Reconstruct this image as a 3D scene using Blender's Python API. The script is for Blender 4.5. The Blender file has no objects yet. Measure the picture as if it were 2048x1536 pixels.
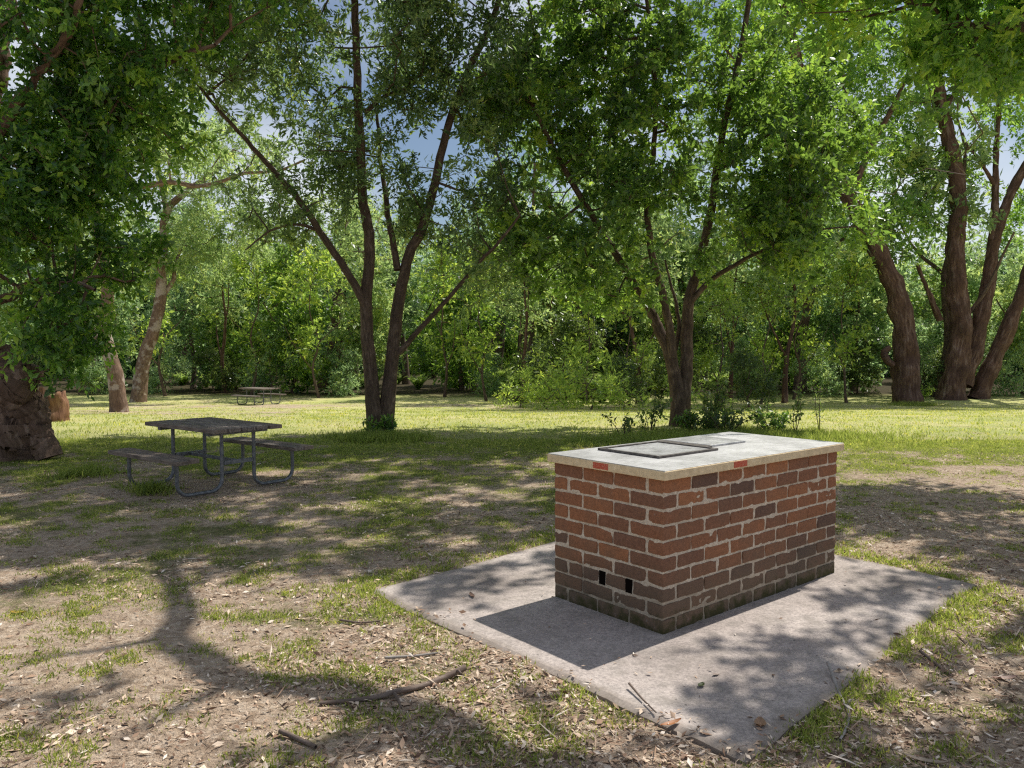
import bpy, math, random
import numpy as np
from mathutils import Vector

random.seed(5)
rng = np.random.default_rng(11)
scene = bpy.context.scene
COL = scene.collection

# ------------------------------------------------------------------ camera model
FPX = 1587.0                      # focal length in pixels of the 2048-wide photograph
CAM = np.array([0.0, 0.0, 1.62])
PITCH = math.atan(78.0 / FPX)
FWD = np.array([0, math.cos(PITCH), -math.sin(PITCH)])
UPV = np.array([0, math.sin(PITCH), math.cos(PITCH)])
RGT = np.array([1.0, 0, 0])

def W(px, py, d):
    """world point seen at photo pixel (px, py) at depth d metres"""
    return CAM + d * (FWD + (px - 1024) / FPX * RGT - (py - 768) / FPX * UPV)

def at_z(px, py, z):
    k = W(px, py, 1.0) - CAM
    return (CAM + k * ((z - CAM[2]) / k[2]))[:2]

# ------------------------------------------------------------------ noise
def _hash(ix, iy, iz, seed):
    h = (ix.astype(np.int64) * 374761393 + iy.astype(np.int64) * 668265263 + iz.astype(np.int64) * 2147483647 + seed * 974711) & 0xFFFFFFFF
    h = ((h ^ (h >> 13)) * 1274126177) & 0xFFFFFFFF
    h = h ^ (h >> 16)
    return (h & 0xFFFFFF) / float(0xFFFFFF)

def vnoise(x, y, z=0.0, seed=0):
    x = np.asarray(x, float); y = np.asarray(y, float); z = np.zeros_like(x) + z
    ix, iy, iz = np.floor(x), np.floor(y), np.floor(z)
    fx, fy, fz = x - ix, y - iy, z - iz
    fx, fy, fz = [f * f * (3 - 2 * f) for f in (fx, fy, fz)]
    r = 0
    for a in (0, 1):
        for b in (0, 1):
            for c in (0, 1):
                w = (fx if a else 1 - fx) * (fy if b else 1 - fy) * (fz if c else 1 - fz)
                r = r + w * _hash(ix + a, iy + b, iz + c, seed)
    return r

def fbm(x, y, z=0.0, seed=0, oct=3):
    r, a, s = 0, 0.5, 0
    for o in range(oct):
        r = r + a * vnoise(np.asarray(x) * 2 ** o, np.asarray(y) * 2 ** o, np.asarray(z) * 2 ** o, seed + o)
        s += a; a *= 0.5
    return r / s

def sstep(a, b, x):
    t = np.clip((np.asarray(x, float) - a) / (b - a), 0, 1)
    return t * t * (3 - 2 * t)

# ------------------------------------------------------------------ terrain
PADZ = 0.025
_n, _r, _l = at_z(1490, 1520, PADZ), at_z(1950, 1165, PADZ), at_z(735, 1180, PADZ)
PAD = np.array([_n, _r, _l + _r - _n, _l])   # slab corners: near, right, back, left

def in_pad(x, y, grow=0.0):
    x = np.asarray(x, float); y = np.asarray(y, float)
    ins = np.full(x.shape, 1e9)
    for i in range(4):
        a, b = PAD[i], PAD[(i + 1) % 4]
        e = b - a; n = np.array([-e[1], e[0]]) / np.hypot(*e)
        ins = np.minimum(ins, (x - a[0]) * n[0] + (y - a[1]) * n[1])
    return ins + grow            # > 0 inside

def gz(x, y):
    x = np.asarray(x, float); y = np.asarray(y, float)
    z = -1.0 * sstep(13, 37, y)
    r = np.hypot(x, y)
    z = z + 0.05 * (fbm(x * 0.9, y * 0.9, seed=3) - 0.5) * sstep(0.5, 3, r) + 0.12 * (fbm(x * 0.12, y * 0.12, seed=8) - 0.5) * sstep(9, 20, r)
    e = in_pad(x, y)
    k = sstep(-0.45, -0.08, e)
    z = z * (1 - k) + (PADZ - 0.012 + 0.055 * (fbm(x * 2.3, y * 2.3, seed=15) - 0.5)) * k
    k = sstep(-0.03, 0.16, e)
    z = z * (1 - k) + (-0.05) * k
    return z

def base_at(px, py):
    """ground point seen at pixel (px, py)"""
    D = 2.5 * 1.0015 ** np.arange(3200)
    k = W(px, py, 1.0) - CAM
    P = CAM + D[:, None] * k
    hit = np.nonzero(P[:, 2] <= gz(P[:, 0], P[:, 1]))[0]
    i = hit[0] if len(hit) else len(D) - 1
    return P[i], float(D[i])

# ------------------------------------------------------------------ mesh helpers
def make_mesh(name, V, F, smooth=True, attrs=None, fattrs=None):
    V = np.asarray(V, np.float32); F = np.asarray(F, np.int32)
    me = bpy.data.meshes.new(name)
    n, m, k = len(V), len(F), F.shape[1]
    me.vertices.add(n); me.vertices.foreach_set('co', V.ravel())
    me.loops.add(m * k); me.loops.foreach_set('vertex_index', F.ravel())
    me.polygons.add(m); me.polygons.foreach_set('loop_start', np.arange(0, m * k, k, dtype=np.int32))
    me.polygons.foreach_set('use_smooth', np.full(m, smooth))
    for nm, arr in (attrs or {}).items():
        arr = np.asarray(arr, np.float32)
        if arr.ndim == 2:
            at = me.attributes.new(nm, 'FLOAT_VECTOR', 'POINT'); at.data.foreach_set('vector', arr.ravel())
        else:
            at = me.attributes.new(nm, 'FLOAT', 'POINT'); at.data.foreach_set('value', arr)
    for nm, arr in (fattrs or {}).items():
        at = me.attributes.new(nm, 'FLOAT', 'FACE'); at.data.foreach_set('value', np.asarray(arr, np.float32))
    me.update(calc_edges=True)
    return me

def link(name, me, mat, parent=None, loc=None):
    o = bpy.data.objects.new(name, me); COL.objects.link(o)
    if mat is not None and len(me.materials) == 0: me.materials.append(mat)
    if parent is not None: o.parent = parent
    if loc is not None: o.location = loc
    return o

def tag(o, label=None, cat=None, group=None, kind=None):
    if label: o['label'] = label
    if cat: o['category'] = cat
    if group: o['group'] = group
    if kind: o['kind'] = kind
    return o

def thing(name, label, cat, loc=(0, 0, 0), rotz=0.0, group=None):
    o = bpy.data.objects.new(name, None); COL.objects.link(o)
    o.location = loc; o.rotation_euler = (0, 0, rotz); o.empty_display_size = 0.2
    return tag(o, label, cat, group)

def dup(root, loc, rotz, sc=1.0, label=None, group=None):
    r = root.copy(); COL.objects.link(r); r.location = loc; r.rotation_euler = (0, 0, rotz); r.scale = (sc, sc, sc)
    if label: r['label'] = label
    if group: r['group'] = group
    for ch in list(root.children):
        c = ch.copy(); COL.objects.link(c); c.parent = r
        for g in list(ch.children):
            e = g.copy(); COL.objects.link(e); e.parent = c
    return r

class MB:
    def __init__(s): s.V = []; s.F = []; s.n = 0; s.T = []
    def add(s, V, F, t=0.0):
        s.V.append(np.asarray(V, float)); s.F.append(np.asarray(F, int) + s.n); s.n += len(V); s.T += [t] * len(F)
    def box(s, lo, hi, t=0.0, R=None, o=None):
        x0, y0, z0 = lo; x1, y1, z1 = hi
        V = np.array([[x0, y0, z0], [x1, y0, z0], [x1, y1, z0], [x0, y1, z0], [x0, y0, z1], [x1, y0, z1], [x1, y1, z1], [x0, y1, z1]])
        if R is not None: V = V @ np.asarray(R).T
        if o is not None: V = V + o
        s.add(V, [[0, 3, 2, 1], [4, 5, 6, 7], [0, 1, 5, 4], [1, 2, 6, 5], [2, 3, 7, 6], [3, 0, 4, 7]], t)
    def build(s, name, mat, parent=None, smooth=False, bevel=0.0, seg=2):
        me = make_mesh(name, np.concatenate(s.V), np.concatenate(s.F), smooth, fattrs={'tint': np.array(s.T)})
        o = link(name, me, mat, parent)
        if bevel:
            b = o.modifiers.new('bevel', 'BEVEL'); b.width = bevel; b.segments = seg; b.limit_method = 'ANGLE'
        return o

def catmull(P, n):
    P = np.asarray(P, float)
    if len(P) < 3:
        t = np.linspace(0, 1, n)[:, None]; return P[0] * (1 - t) + P[-1] * t
    Q = np.vstack([2 * P[0] - P[1], P, 2 * P[-1] - P[-2]])
    T = np.linspace(0, len(P) - 1 - 1e-9, n); i = T.astype(int); t = (T - i)[:, None]
    a, b, c, d = Q[i], Q[i + 1], Q[i + 2], Q[i + 3]
    return 0.5 * (2 * b + (c - a) * t + (2 * a - 5 * b + 4 * c - d) * t ** 2 + (3 * b - a - 3 * c + d) * t ** 3)

def tube(P, R, sides, lump=0.0, lump_s=3.0, seed=0):
    """swept tube with parallel-transported rings; returns verts, quads, bark coordinate"""
    P = np.asarray(P, float); n = len(P); R = np.zeros(n) + R
    T = np.gradient(P, axis=0); T /= np.linalg.norm(T, axis=1)[:, None] + 1e-9
    if not lump:
        ax = np.eye(3)[np.abs(T.mean(0)).argmin()]
        uu = np.cross(T, ax); uu /= np.linalg.norm(uu, axis=1)[:, None] + 1e-9; vv = np.cross(T, uu)
        a = np.arange(sides) * 2 * math.pi / sides
        dirs = np.cos(a)[None, :, None] * uu[:, None] + np.sin(a)[None, :, None] * vv[:, None]
        V = P[:, None] + dirs * R[:, None, None]
        L = np.concatenate([[0], np.cumsum(np.linalg.norm(np.diff(P, axis=0), axis=1))])
        B = np.stack([np.cos(a)[None] * R[:, None], np.sin(a)[None] * R[:, None], np.repeat(L[:, None] + seed * 1.7, sides, 1)], -1)
        i, j = np.meshgrid(np.arange(n - 1), np.arange(sides), indexing='ij'); j2 = (j + 1) % sides
        return V.reshape(-1, 3), np.stack([i * sides + j, i * sides + j2, (i + 1) * sides + j2, (i + 1) * sides + j], -1).reshape(-1, 4), B.reshape(-1, 3)
    u = np.cross(T[0], [0.31, 0.9, 0.2]); u /= np.linalg.norm(u) + 1e-9
    a = np.arange(sides) * 2 * math.pi / sides
    L = np.concatenate([[0], np.cumsum(np.linalg.norm(np.diff(P, axis=0), axis=1))])
    V = np.zeros((n, sides, 3)); B = np.zeros((n, sides, 3))
    for i in range(n):
        u = u - T[i] * np.dot(u, T[i]); u /= np.linalg.norm(u) + 1e-9
        v = np.cross(T[i], u)
        dirs = np.outer(np.cos(a), u) + np.outer(np.sin(a), v)
        V[i] = P[i] + dirs * R[i]
        if lump:
            q = V[i] * lump_s
            zs = 0.55
            k = 1 + lump * (fbm(q[:, 0], q[:, 1], q[:, 2] * zs, seed, 2) - 0.5) * 2
            V[i] = P[i] + dirs * R[i] * k[:, None]
        B[i, :, 0] = np.cos(a) * R[i]; B[i, :, 1] = np.sin(a) * R[i]; B[i, :, 2] = L[i] + seed * 1.7
    i, j = np.meshgrid(np.arange(n - 1), np.arange(sides), indexing='ij')
    j2 = (j + 1) % sides
    Fq = np.stack([i * sides + j, i * sides + j2, (i + 1) * sides + j2, (i + 1) * sides + j], -1).reshape(-1, 4)
    return V.reshape(-1, 3), Fq, B.reshape(-1, 3)

def join(parts):
    V, F, B, n = [], [], [], 0
    for v, f, b in parts:
        V.append(v); F.append(f + n); B.append(b); n += len(v)
    return np.concatenate(V), np.concatenate(F), np.concatenate(B)

def norm(a):
    return a / (np.linalg.norm(a, axis=-1, keepdims=True) + 1e-9)

def leaf_quads(Pos, Dir, Nrm, L, Wd, fold=0.12, belly=0.45):
    """one folded pointed blade per row"""
    D = norm(Dir); S = norm(np.cross(D, Nrm)); N = np.cross(S, D)
    L = (np.zeros(len(Pos)) + L)[:, None]; Wd = (np.zeros(len(Pos)) + Wd)[:, None]
    f = np.asarray(fold); f = f[:, None] if f.ndim else f
    V = np.stack([Pos, Pos + D * L * belly + S * Wd / 2 + N * L * f, Pos + D * L, Pos + D * L * belly - S * Wd / 2 + N * L * f], 1).reshape(-1, 3)
    F = np.arange(len(Pos) * 4).reshape(-1, 4)
    return V, F

# ------------------------------------------------------------------ node helpers
class NT:
    def __init__(s, name):
        s.m = bpy.data.materials.new(name); s.m.use_nodes = True
        s.t = s.m.node_tree; s.t.nodes.clear(); s.out = s.t.nodes.new('ShaderNodeOutputMaterial')
    def n(s, typ, ins=None, **kw):
        nd = s.t.nodes.new(typ)
        for k, v in kw.items(): setattr(nd, k, v)
        for k, v in (ins or {}).items():
            sk = nd.inputs[k]
            if isinstance(v, bpy.types.NodeSocket): s.t.links.new(v, sk)
            else: sk.default_value = v
        return nd
    def link(s, a, b): s.t.links.new(a, b)
    def noise(s, vec, scale, detail=4, rough=0.55):
        return s.n('ShaderNodeTexNoise', {'Vector': vec, 'Scale': scale, 'Detail': detail, 'Roughness': rough}).outputs['Fac']
    def ramp(s, fac, stops, interp='LINEAR'):
        r = s.n('ShaderNodeValToRGB', {'Fac': fac}); cr = r.color_ramp; cr.interpolation = interp
        while len(cr.elements) < len(stops): cr.elements.new(0.5)
        for e, (p, c) in zip(cr.elements, stops):
            e.position = p; e.color = (*c, 1) if len(c) == 3 else c
        return r.outputs['Color']
    def mix(s, fac, a, b, blend='MIX'):
        r = s.n('ShaderNodeMix', data_type='RGBA', blend_type=blend)
        for sk, v in ((r.inputs[0], fac), (r.inputs[6], a), (r.inputs[7], b)):
            if isinstance(v, bpy.types.NodeSocket): s.link(v, sk)
            else: sk.default_value = v if not isinstance(v, tuple) or len(v) == 4 else (*v, 1)
        return r.outputs[2]
    def math(s, op, a, b=0.0, clamp=False):
        r = s.n('ShaderNodeMath', operation=op, use_clamp=clamp)
        for i, v in enumerate((a, b)):
            if isinstance(v, bpy.types.NodeSocket): s.link(v, r.inputs[i])
            else: r.inputs[i].default_value = v
        return r.outputs[0]
    def mapr(s, v, a, b, c=0.0, d=1.0):
        r = s.n('ShaderNodeMapRange', {'Value': v, 'From Min': a, 'From Max': b, 'To Min': c, 'To Max': d}); return r.outputs[0]
    def attr(s, nm, out='Fac'):
        return s.n('ShaderNodeAttribute', attribute_name=nm).outputs[out]
    def obj(s): return s.n('ShaderNodeTexCoord').outputs['Object']
    def bump(s, h, strength=0.5, dist=0.02):
        return s.n('ShaderNodeBump', {'Height': h, 'Strength': strength, 'Distance': dist}).outputs['Normal']
    def principled(s, color, rough=0.8, normal=None, metal=0.0, spec=0.3):
        p = s.n('ShaderNodeBsdfPrincipled')
        for k, v in (('Base Color', color), ('Roughness', rough), ('Metallic', metal), ('Specular IOR Level', spec)):
            if isinstance(v, bpy.types.NodeSocket): s.link(v, p.inputs[k])
            else: p.inputs[k].default_value = (*v, 1) if isinstance(v, tuple) and len(v) == 3 else v
        if normal is not None: s.link(normal, p.inputs['Normal'])
        return p.outputs[0]
    def done(s, sh): s.link(sh, s.out.inputs['Surface']); return s.m

def leaf_mat(name, dark, mid, lite, trans, tfac=0.45, rough=0.42, spec=0.45):
    t = NT(name)
    ti = t.attr('tint')
    c = t.ramp(ti, [(0.0, dark), (0.45, mid), (0.85, lite), (1.0, tuple(x * y for x, y in zip(lite, (1.35, 1.15, 0.7))))])
    p = t.principled(c, rough, spec=spec)
    tc = t.mix(0.5, c, trans)
    tc2 = t.mix(1.0, tc, (2.1, 2.1, 1.5), 'MULTIPLY')
    tr = t.n('ShaderNodeBsdfTranslucent', {'Color': tc2}).outputs[0]
    ms = t.n('ShaderNodeMixShader', {0: tfac}); t.link(p, ms.inputs[1]); t.link(tr, ms.inputs[2])
    return t.done(ms.outputs[0])

def bark_mat(name, dark, mid, lite, sc=1.0, patch=None, patch_col=None, bumpd=0.03):
    t = NT(name)
    b = t.attr('bark', 'Vector')
    mp = t.n('ShaderNodeMapping', {'Vector': b, 'Scale': (1, 1, 0.22)}).outputs[0]
    n1 = t.noise(mp, 26 * sc, 6, 0.65); n2 = t.noise(b, 4 * sc, 4); n3 = t.noise(mp, 70 * sc, 3)
    c = t.ramp(n1, [(0.3, dark), (0.52, mid), (0.75, lite)])
    c = t.mix(t.mapr(n2, 0.35, 0.7), c, tuple(0.55 * x for x in mid))
    h = t.math('ADD', t.math('MULTIPLY', n1, 1.0), t.math('MULTIPLY', n3, 0.3))
    if patch is not None:
        pn = t.noise(b, patch, 3, 0.6)
        pf = t.mapr(pn, 0.53, 0.6, 0, .85)
        c = t.mix(pf, c, t.mix(n2, patch_col, tuple(x * 0.7 for x in patch_col)))
        h = t.math('MULTIPLY', h, t.math('SUBTRACT', 1.0, t.math('MULTIPLY', pf, 0.7)))
    return t.done(t.principled(c, 0.9, t.bump(h, 0.8, bumpd), spec=0.15))

M = {}
M['leaf_broad'] = leaf_mat('broad_leaf', (0.008, 0.028, 0.013), (0.042, 0.112, 0.034), (0.22, 0.36, 0.07), (0.22, 0.40, 0.05), 0.42, 0.34, 0.65)
M['leaf_fine'] = leaf_mat('fine_leaf', (0.018, 0.04, 0.026), (0.07, 0.128, 0.064), (0.25, 0.335, 0.14), (0.24, 0.34, 0.11), 0.42, 0.33, 0.65)
M['leaf_mid'] = leaf_mat('mid_leaf', (0.008, 0.025, 0.014), (0.044, 0.102, 0.040), (0.27, 0.385, 0.09), (0.28, 0.44, 0.07), 0.42, 0.36, 0.6)
M['leaf_bright'] = leaf_mat('bright_leaf', (0.022, 0.064, 0.022), (0.085, 0.185, 0.053), (0.28, 0.41, 0.09), (0.30, 0.46, 0.08), 0.48, 0.32, 0.65)
M['leaf_gum'] = leaf_mat('gum_leaf', (0.042, 0.074, 0.042), (0.145, 0.22, 0.118), (0.36, 0.43, 0.23), (0.32, 0.42, 0.18), 0.54, 0.4, 0.5)
M['leaf_sage'] = leaf_mat('sage_leaf', (0.04, 0.076, 0.05), (0.14, 0.22, 0.14), (0.33, 0.42, 0.27), (0.29, 0.41, 0.21), 0.54, 0.4, 0.5)
M['leaf_yellow'] = leaf_mat('yellow_leaf', (0.06, 0.12, 0.032), (0.175, 0.27, 0.075), (0.38, 0.46, 0.11), (0.38, 0.48, 0.09), 0.54, 0.4, 0.5)
M['leaf_dark'] = leaf_mat('dark_leaf', (0.014, 0.032, 0.016), (0.05, 0.09, 0.036), (0.16, 0.21, 0.075), (0.2, 0.27, 0.07), 0.44, 0.32, 0.65)
M['fern'] = leaf_mat('fern_leaf', (0.05, 0.10, 0.03), (0.15, 0.23, 0.08), (0.30, 0.38, 0.14), (0.33, 0.42, 0.11), 0.5, 0.4, 0.5)
M['grass'] = leaf_mat('grass_blade', (0.055, 0.095, 0.022), (0.17, 0.225, 0.055), (0.52, 0.51, 0.19), (0.40, 0.45, 0.11), 0.42, 0.55, 0.3)
M['bark_brown'] = bark_mat('brown_bark', (0.04, 0.027, 0.02), (0.15, 0.105, 0.078), (0.32, 0.245, 0.19))
M['bark_red'] = bark_mat('red_bark', (0.04, 0.022, 0.016), (0.17, 0.10, 0.074), (0.40, 0.30, 0.25), 0.32, bumpd=0.12)
M['bark_pale'] = bark_mat('pale_bark', (0.10, 0.058, 0.04), (0.25, 0.165, 0.12), (0.42, 0.315, 0.245), 0.8, 2.0, (0.50, 0.42, 0.37))
M['bark_gnarl'] = bark_mat('gnarled_bark', (0.03, 0.017, 0.012), (0.23, 0.15, 0.11), (0.50, 0.37, 0.30), 0.45, bumpd=0.05)
M['bark_bush'] = bark_mat('bush_bark', (0.06, 0.04, 0.03), (0.17, 0.12, 0.095), (0.32, 0.245, 0.20), 0.7)

# ------------------------------------------------------------------ light, sky, camera
SUN_AZ, SUN_EL = math.radians(46.5), math.radians(55.5)      # azimuth from +Y towards +X
sv = Vector((math.sin(SUN_AZ) * math.cos(SUN_EL), math.cos(SUN_AZ) * math.cos(SUN_EL), math.sin(SUN_EL)))
sl = bpy.data.lights.new('sun', 'SUN'); sl.energy = 5.0; sl.angle = math.radians(0.53); sl.color = (1.0, 0.96, 0.885)
so = bpy.data.objects.new('sun', sl); COL.objects.link(so); so.location = (20, 20, 40)
so.rotation_euler = (-sv).to_track_quat('-Z', 'Y').to_euler()

w = bpy.data.worlds.new('World'); scene.world = w; w.use_nodes = True
wt = w.node_tree; wt.nodes.clear()
sky = wt.nodes.new('ShaderNodeTexSky'); sky.sky_type = 'NISHITA'; sky.sun_disc = False
sky.sun_elevation = SUN_EL; sky.sun_rotation = SUN_AZ; sky.air_density = 1.0; sky.dust_density = 1.0; sky.ozone_density = 1.5
bg = wt.nodes.new('ShaderNodeBackground'); bg.inputs['Strength'].default_value = 0.088
wo = wt.nodes.new('ShaderNodeOutputWorld')
# thin broken cloud over the blue
tc = wt.nodes.new('ShaderNodeTexCoord')
cn = wt.nodes.new('ShaderNodeTexNoise'); cn.inputs['Scale'].default_value = 3.2; cn.inputs['Detail'].default_value = 6
cmap = wt.nodes.new('ShaderNodeMapRange'); cmap.inputs['From Min'].default_value = 0.43; cmap.inputs['From Max'].default_value = 0.72
cmap.inputs['To Max'].default_value = 0.85
cm = wt.nodes.new('ShaderNodeMix'); cm.data_type = 'RGBA'; cm.inputs[7].default_value = (11.5, 11.8, 12.4, 1)
wt.links.new(tc.outputs['Generated'], cn.inputs['Vector']); wt.links.new(cn.outputs['Fac'], cmap.inputs['Value'])
wt.links.new(cmap.outputs[0], cm.inputs[0]); wt.links.new(sky.outputs[0], cm.inputs[6])
wt.links.new(cm.outputs[2], bg.inputs['Color']); wt.links.new(bg.outputs[0], wo.inputs['Surface'])

cd = bpy.data.cameras.new('camera'); cd.sensor_width = 36; cd.lens = 36 * FPX / 2048; cd.clip_end = 2000; cd.clip_start = 0.05
co = bpy.data.objects.new('camera', cd); COL.objects.link(co); co.location = CAM
co.rotation_euler = (math.pi / 2 - PITCH, 0, 0); scene.camera = co
scene.view_settings.view_transform = 'Standard'; scene.view_settings.look = 'None'; scene.view_settings.exposure = 0
scene.render.engine = 'CYCLES'
cy = scene.cycles
cy.max_bounces = 10; cy.diffuse_bounces = 5; cy.glossy_bounces = 3; cy.transmission_bounces = 6; cy.transparent_max_bounces = 4
cy.filter_width = 1.25; cy.use_denoising = False; cy.sample_clamp_indirect = 6
try: cy.denoiser = 'OPENIMAGEDENOISE'
except Exception: pass

# ------------------------------------------------------------------ ground
TABLE = np.array([-3.45, 9.1])

def grassiness(x, y):
    x = np.asarray(x, float); y = np.asarray(y, float)
    n = fbm(x * 0.8, y * 0.8, seed=21, oct=4); n2 = fbm(x * 2.6, y * 2.6, seed=31, oct=3)
    g = 0.24 + 0.18 * sstep(5.8, 8.5, y) + 0.5 * sstep(9.5, 14, y)
    g = g + (n - 0.5) * 1.1 + (n2 - 0.5) * 1.3 * (1 - 0.7 * sstep(12, 20, y))
    g = g - 0.5 * np.exp(-(((x - TABLE[0]) / 1.6) ** 2 + ((y - TABLE[1]) / 1.0) ** 2))
    g = g - 0.3 * sstep(2.2, 4.5, x) * (1 - sstep(9, 13, y))
    g = g - 0.25 * np.exp(-(((x + 2.2) / 1.6) ** 2 + ((y - 3.3) / 1.2) ** 2))
    g = g - 0.4 * sstep(-5, -8, x) * sstep(20, 23, y) * (1 - .7 * sstep(25, 30, y)) - 0.3 * sstep(27, 32, y) * (1 - sstep(33, 36, y))
    return np.clip(g, 0, 1)

def axis(segs):
    out = []
    for a, b, st in segs: out.append(np.arange(a, b, st))
    return np.unique(np.concatenate(out + [[segs[-1][1]]]).round(4))
gx = axis([(-400, -60, 34), (-60, -20, 2.5), (-20, -7, 0.6), (-7, 7, 0.07), (7, 20, 0.6), (20, 60, 2.5), (60, 400, 34)])
gy = axis([(-60, -6, 6), (-6, 2, 0.8), (2, 10, 0.07), (10, 20, 0.16), (20, 45, 0.5), (45, 90, 3), (90, 600, 34)])
X, Y = np.meshgrid(gx, gy)
Vg = np.stack([X, Y, gz(X, Y)], -1).reshape(-1, 3)
ny, nx = X.shape
ii, jj = np.meshgrid(np.arange(ny - 1), np.arange(nx - 1), indexing='ij')
Fg = np.stack([ii * nx + jj, ii * nx + jj + 1, (ii + 1) * nx + jj + 1, (ii + 1) * nx + jj], -1).reshape(-1, 4)
Gv = grassiness(Vg[:, 0], Vg[:, 1])
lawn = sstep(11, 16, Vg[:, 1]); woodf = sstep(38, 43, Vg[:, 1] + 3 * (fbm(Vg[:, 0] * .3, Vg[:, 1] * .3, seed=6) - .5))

t = NT('ground_soil')
o_ = t.obj()
g = t.attr('grass'); lw = t.attr('lawn')
nA = t.noise(o_, 1.3, 5); nB = t.noise(o_, 16, 5, 0.7); nC = t.noise(o_, 60, 4, 0.7); nD = t.noise(o_, 0.35, 3)
soil = t.ramp(nB, [(0.3, (0.30, 0.22, 0.155)), (0.5, (0.58, 0.44, 0.31)), (0.7, (0.78, 0.63, 0.48))])
soil = t.mix(t.mapr(nA, 0.35, 0.7, 0.0, 0.6), soil, (0.36, 0.25, 0.185))
nE = t.noise(o_, 5.5, 5, 0.7)
soil = t.mix(t.mapr(nE, 0.5, 0.68, 0.0, 0.55), soil, (0.2, 0.14, 0.10))
vor = t.n('ShaderNodeTexVoronoi', {'Vector': o_, 'Scale': 28.0, 'Randomness': 1.0})
litter = t.ramp(vor.outputs['Color'], [(0.0, (0.15, 0.10, 0.07)), (0.35, (0.48, 0.36, 0.26)), (0.7, (0.70, 0.56, 0.43)), (1.0, (0.80, 0.70, 0.58))])
soil = t.mix(t.mapr(nC, 0.42, 0.58, 0.1, 0.7), soil, litter)
grn = t.ramp(nB, [(0.25, (0.065, 0.08, 0.026)), (0.5, (0.17, 0.185, 0.06)), (0.75, (0.36, 0.32, 0.14))])
lawnc = t.ramp(t.math('ADD', t.math('MULTIPLY', nD, 0.6), t.math('MULTIPLY', nB, 0.4)), [(0.3, (0.30, 0.40, 0.11)), (0.48, (0.54, 0.56, 0.20)), (0.66, (0.76, 0.68, 0.33))])
grn = t.mix(lw, grn, lawnc)
nF = t.noise(o_, 7, 4, 0.7)
gm = t.mapr(t.math('ADD', t.math('ADD', g, t.math('MULTIPLY', t.math('SUBTRACT', nC, 0.5), 1.2)), t.math('MULTIPLY', t.math('SUBTRACT', nF, 0.5), 1.1)), 0.3, 0.72, 0, .9)
col = t.mix(gm, soil, grn)
col = t.mix(t.mapr(nA, 0.55, 0.8, 0, 0.35), col, t.mix(0.5, col, (0.36, 0.28, 0.19)))
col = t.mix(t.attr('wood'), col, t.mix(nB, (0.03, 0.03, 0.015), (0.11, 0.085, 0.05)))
hh = t.math('ADD', t.math('MULTIPLY', nB, 0.6), t.math('MULTIPLY', nC, 0.6))
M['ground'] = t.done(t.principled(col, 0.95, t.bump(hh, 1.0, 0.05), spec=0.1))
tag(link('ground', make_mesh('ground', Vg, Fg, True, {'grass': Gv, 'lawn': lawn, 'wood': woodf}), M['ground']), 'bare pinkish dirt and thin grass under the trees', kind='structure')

# concrete pad
t = NT('pad_concrete'); o_ = t.obj()
n1 = t.noise(o_, 1.6, 5, 0.6); n2 = t.noise(o_, 62, 4, 0.85); n3 = t.noise(o_, 9, 5, 0.65)
c = t.ramp(n1, [(0.32, (0.36, 0.305, 0.27)), (0.5, (0.535, 0.46, 0.41)), (0.7, (0.67, 0.59, 0.53))])
c = t.mix(t.mapr(n2, 0.4, 0.62, 0, 0.75), c, t.mix(1.0, c, (0.42, 0.42, 0.44), 'MULTIPLY'))
c = t.mix(t.mapr(n3, 0.48, 0.7, 0, 0.5), c, (0.2, 0.18, 0.155))
n5 = t.noise(o_, 3.2, 6, 0.75)
c = t.mix(t.mapr(n5, 0.5, 0.68, 0, 0.5), c, (0.18, 0.15, 0.125))
sp = t.n('ShaderNodeTexVoronoi', {'Vector': o_, 'Scale': 11.0})
c = t.mix(t.mapr(sp.outputs['Distance'], 0.06, 0.09, 0.6, 0.0), c, (0.09, 0.08, 0.07))
ed = t.attr('edge'); c = t.mix(t.mapr(t.math('ADD', ed, t.math('MULTIPLY', t.math('SUBTRACT', n3, .5), .5)), 0.35, 0.9, 0, 0.7), c, (0.25, 0.20, 0.155))
M['pad'] = t.done(t.principled(c, 0.9, t.bump(n2, 0.5, 0.004), spec=0.2))
N = 90
s_, q_ = np.meshgrid(np.linspace(0, 1, N), np.linspace(0, 1, N), indexing='ij')
top = (PAD[0] * ((1 - s_) * (1 - q_))[..., None] + PAD[1] * (s_ * (1 - q_))[..., None] + PAD[2] * (s_ * q_)[..., None] + PAD[3] * ((1 - s_) * q_)[..., None])
edgev = np.maximum(np.abs(s_ - .5), np.abs(q_ - .5)) * 2
jit = sstep(0.9, 1.0, edgev)
top = top + (np.stack([fbm(top[..., 0] * 3, top[..., 1] * 3, seed=51), fbm(top[..., 0] * 3, top[..., 1] * 3, seed=61)], -1) - 0.5) * 0.07 * jit[..., None]
tz = PADZ + 0.006 * (fbm(top[..., 0] * 2, top[..., 1] * 2, seed=71) - 0.5) - 0.012 * sstep(0.975, 1.0, edgev)
Vp = np.concatenate([top, tz[..., None]], -1).reshape(-1, 3)
idx = np.arange(N * N).reshape(N, N)
Fp = np.stack([idx[:-1, :-1], idx[1:, :-1], idx[1:, 1:], idx[:-1, 1:]], -1).reshape(-1, 4)
ring = np.concatenate([idx[:, 0], idx[-1, 1:], idx[-2::-1, -1], idx[0, -2:0:-1]])
low = Vp[ring].copy(); low[:, 2] = -0.09
k = np.arange(len(ring)); k2 = (k + 1) % len(ring)
Fs = np.stack([ring[k2], ring[k], N * N + k, N * N + k2], -1)
Vp = np.vstack([Vp, low]); ea = np.concatenate([sstep(0.90, 1.02, edgev).ravel(), np.ones(len(ring))])
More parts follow.
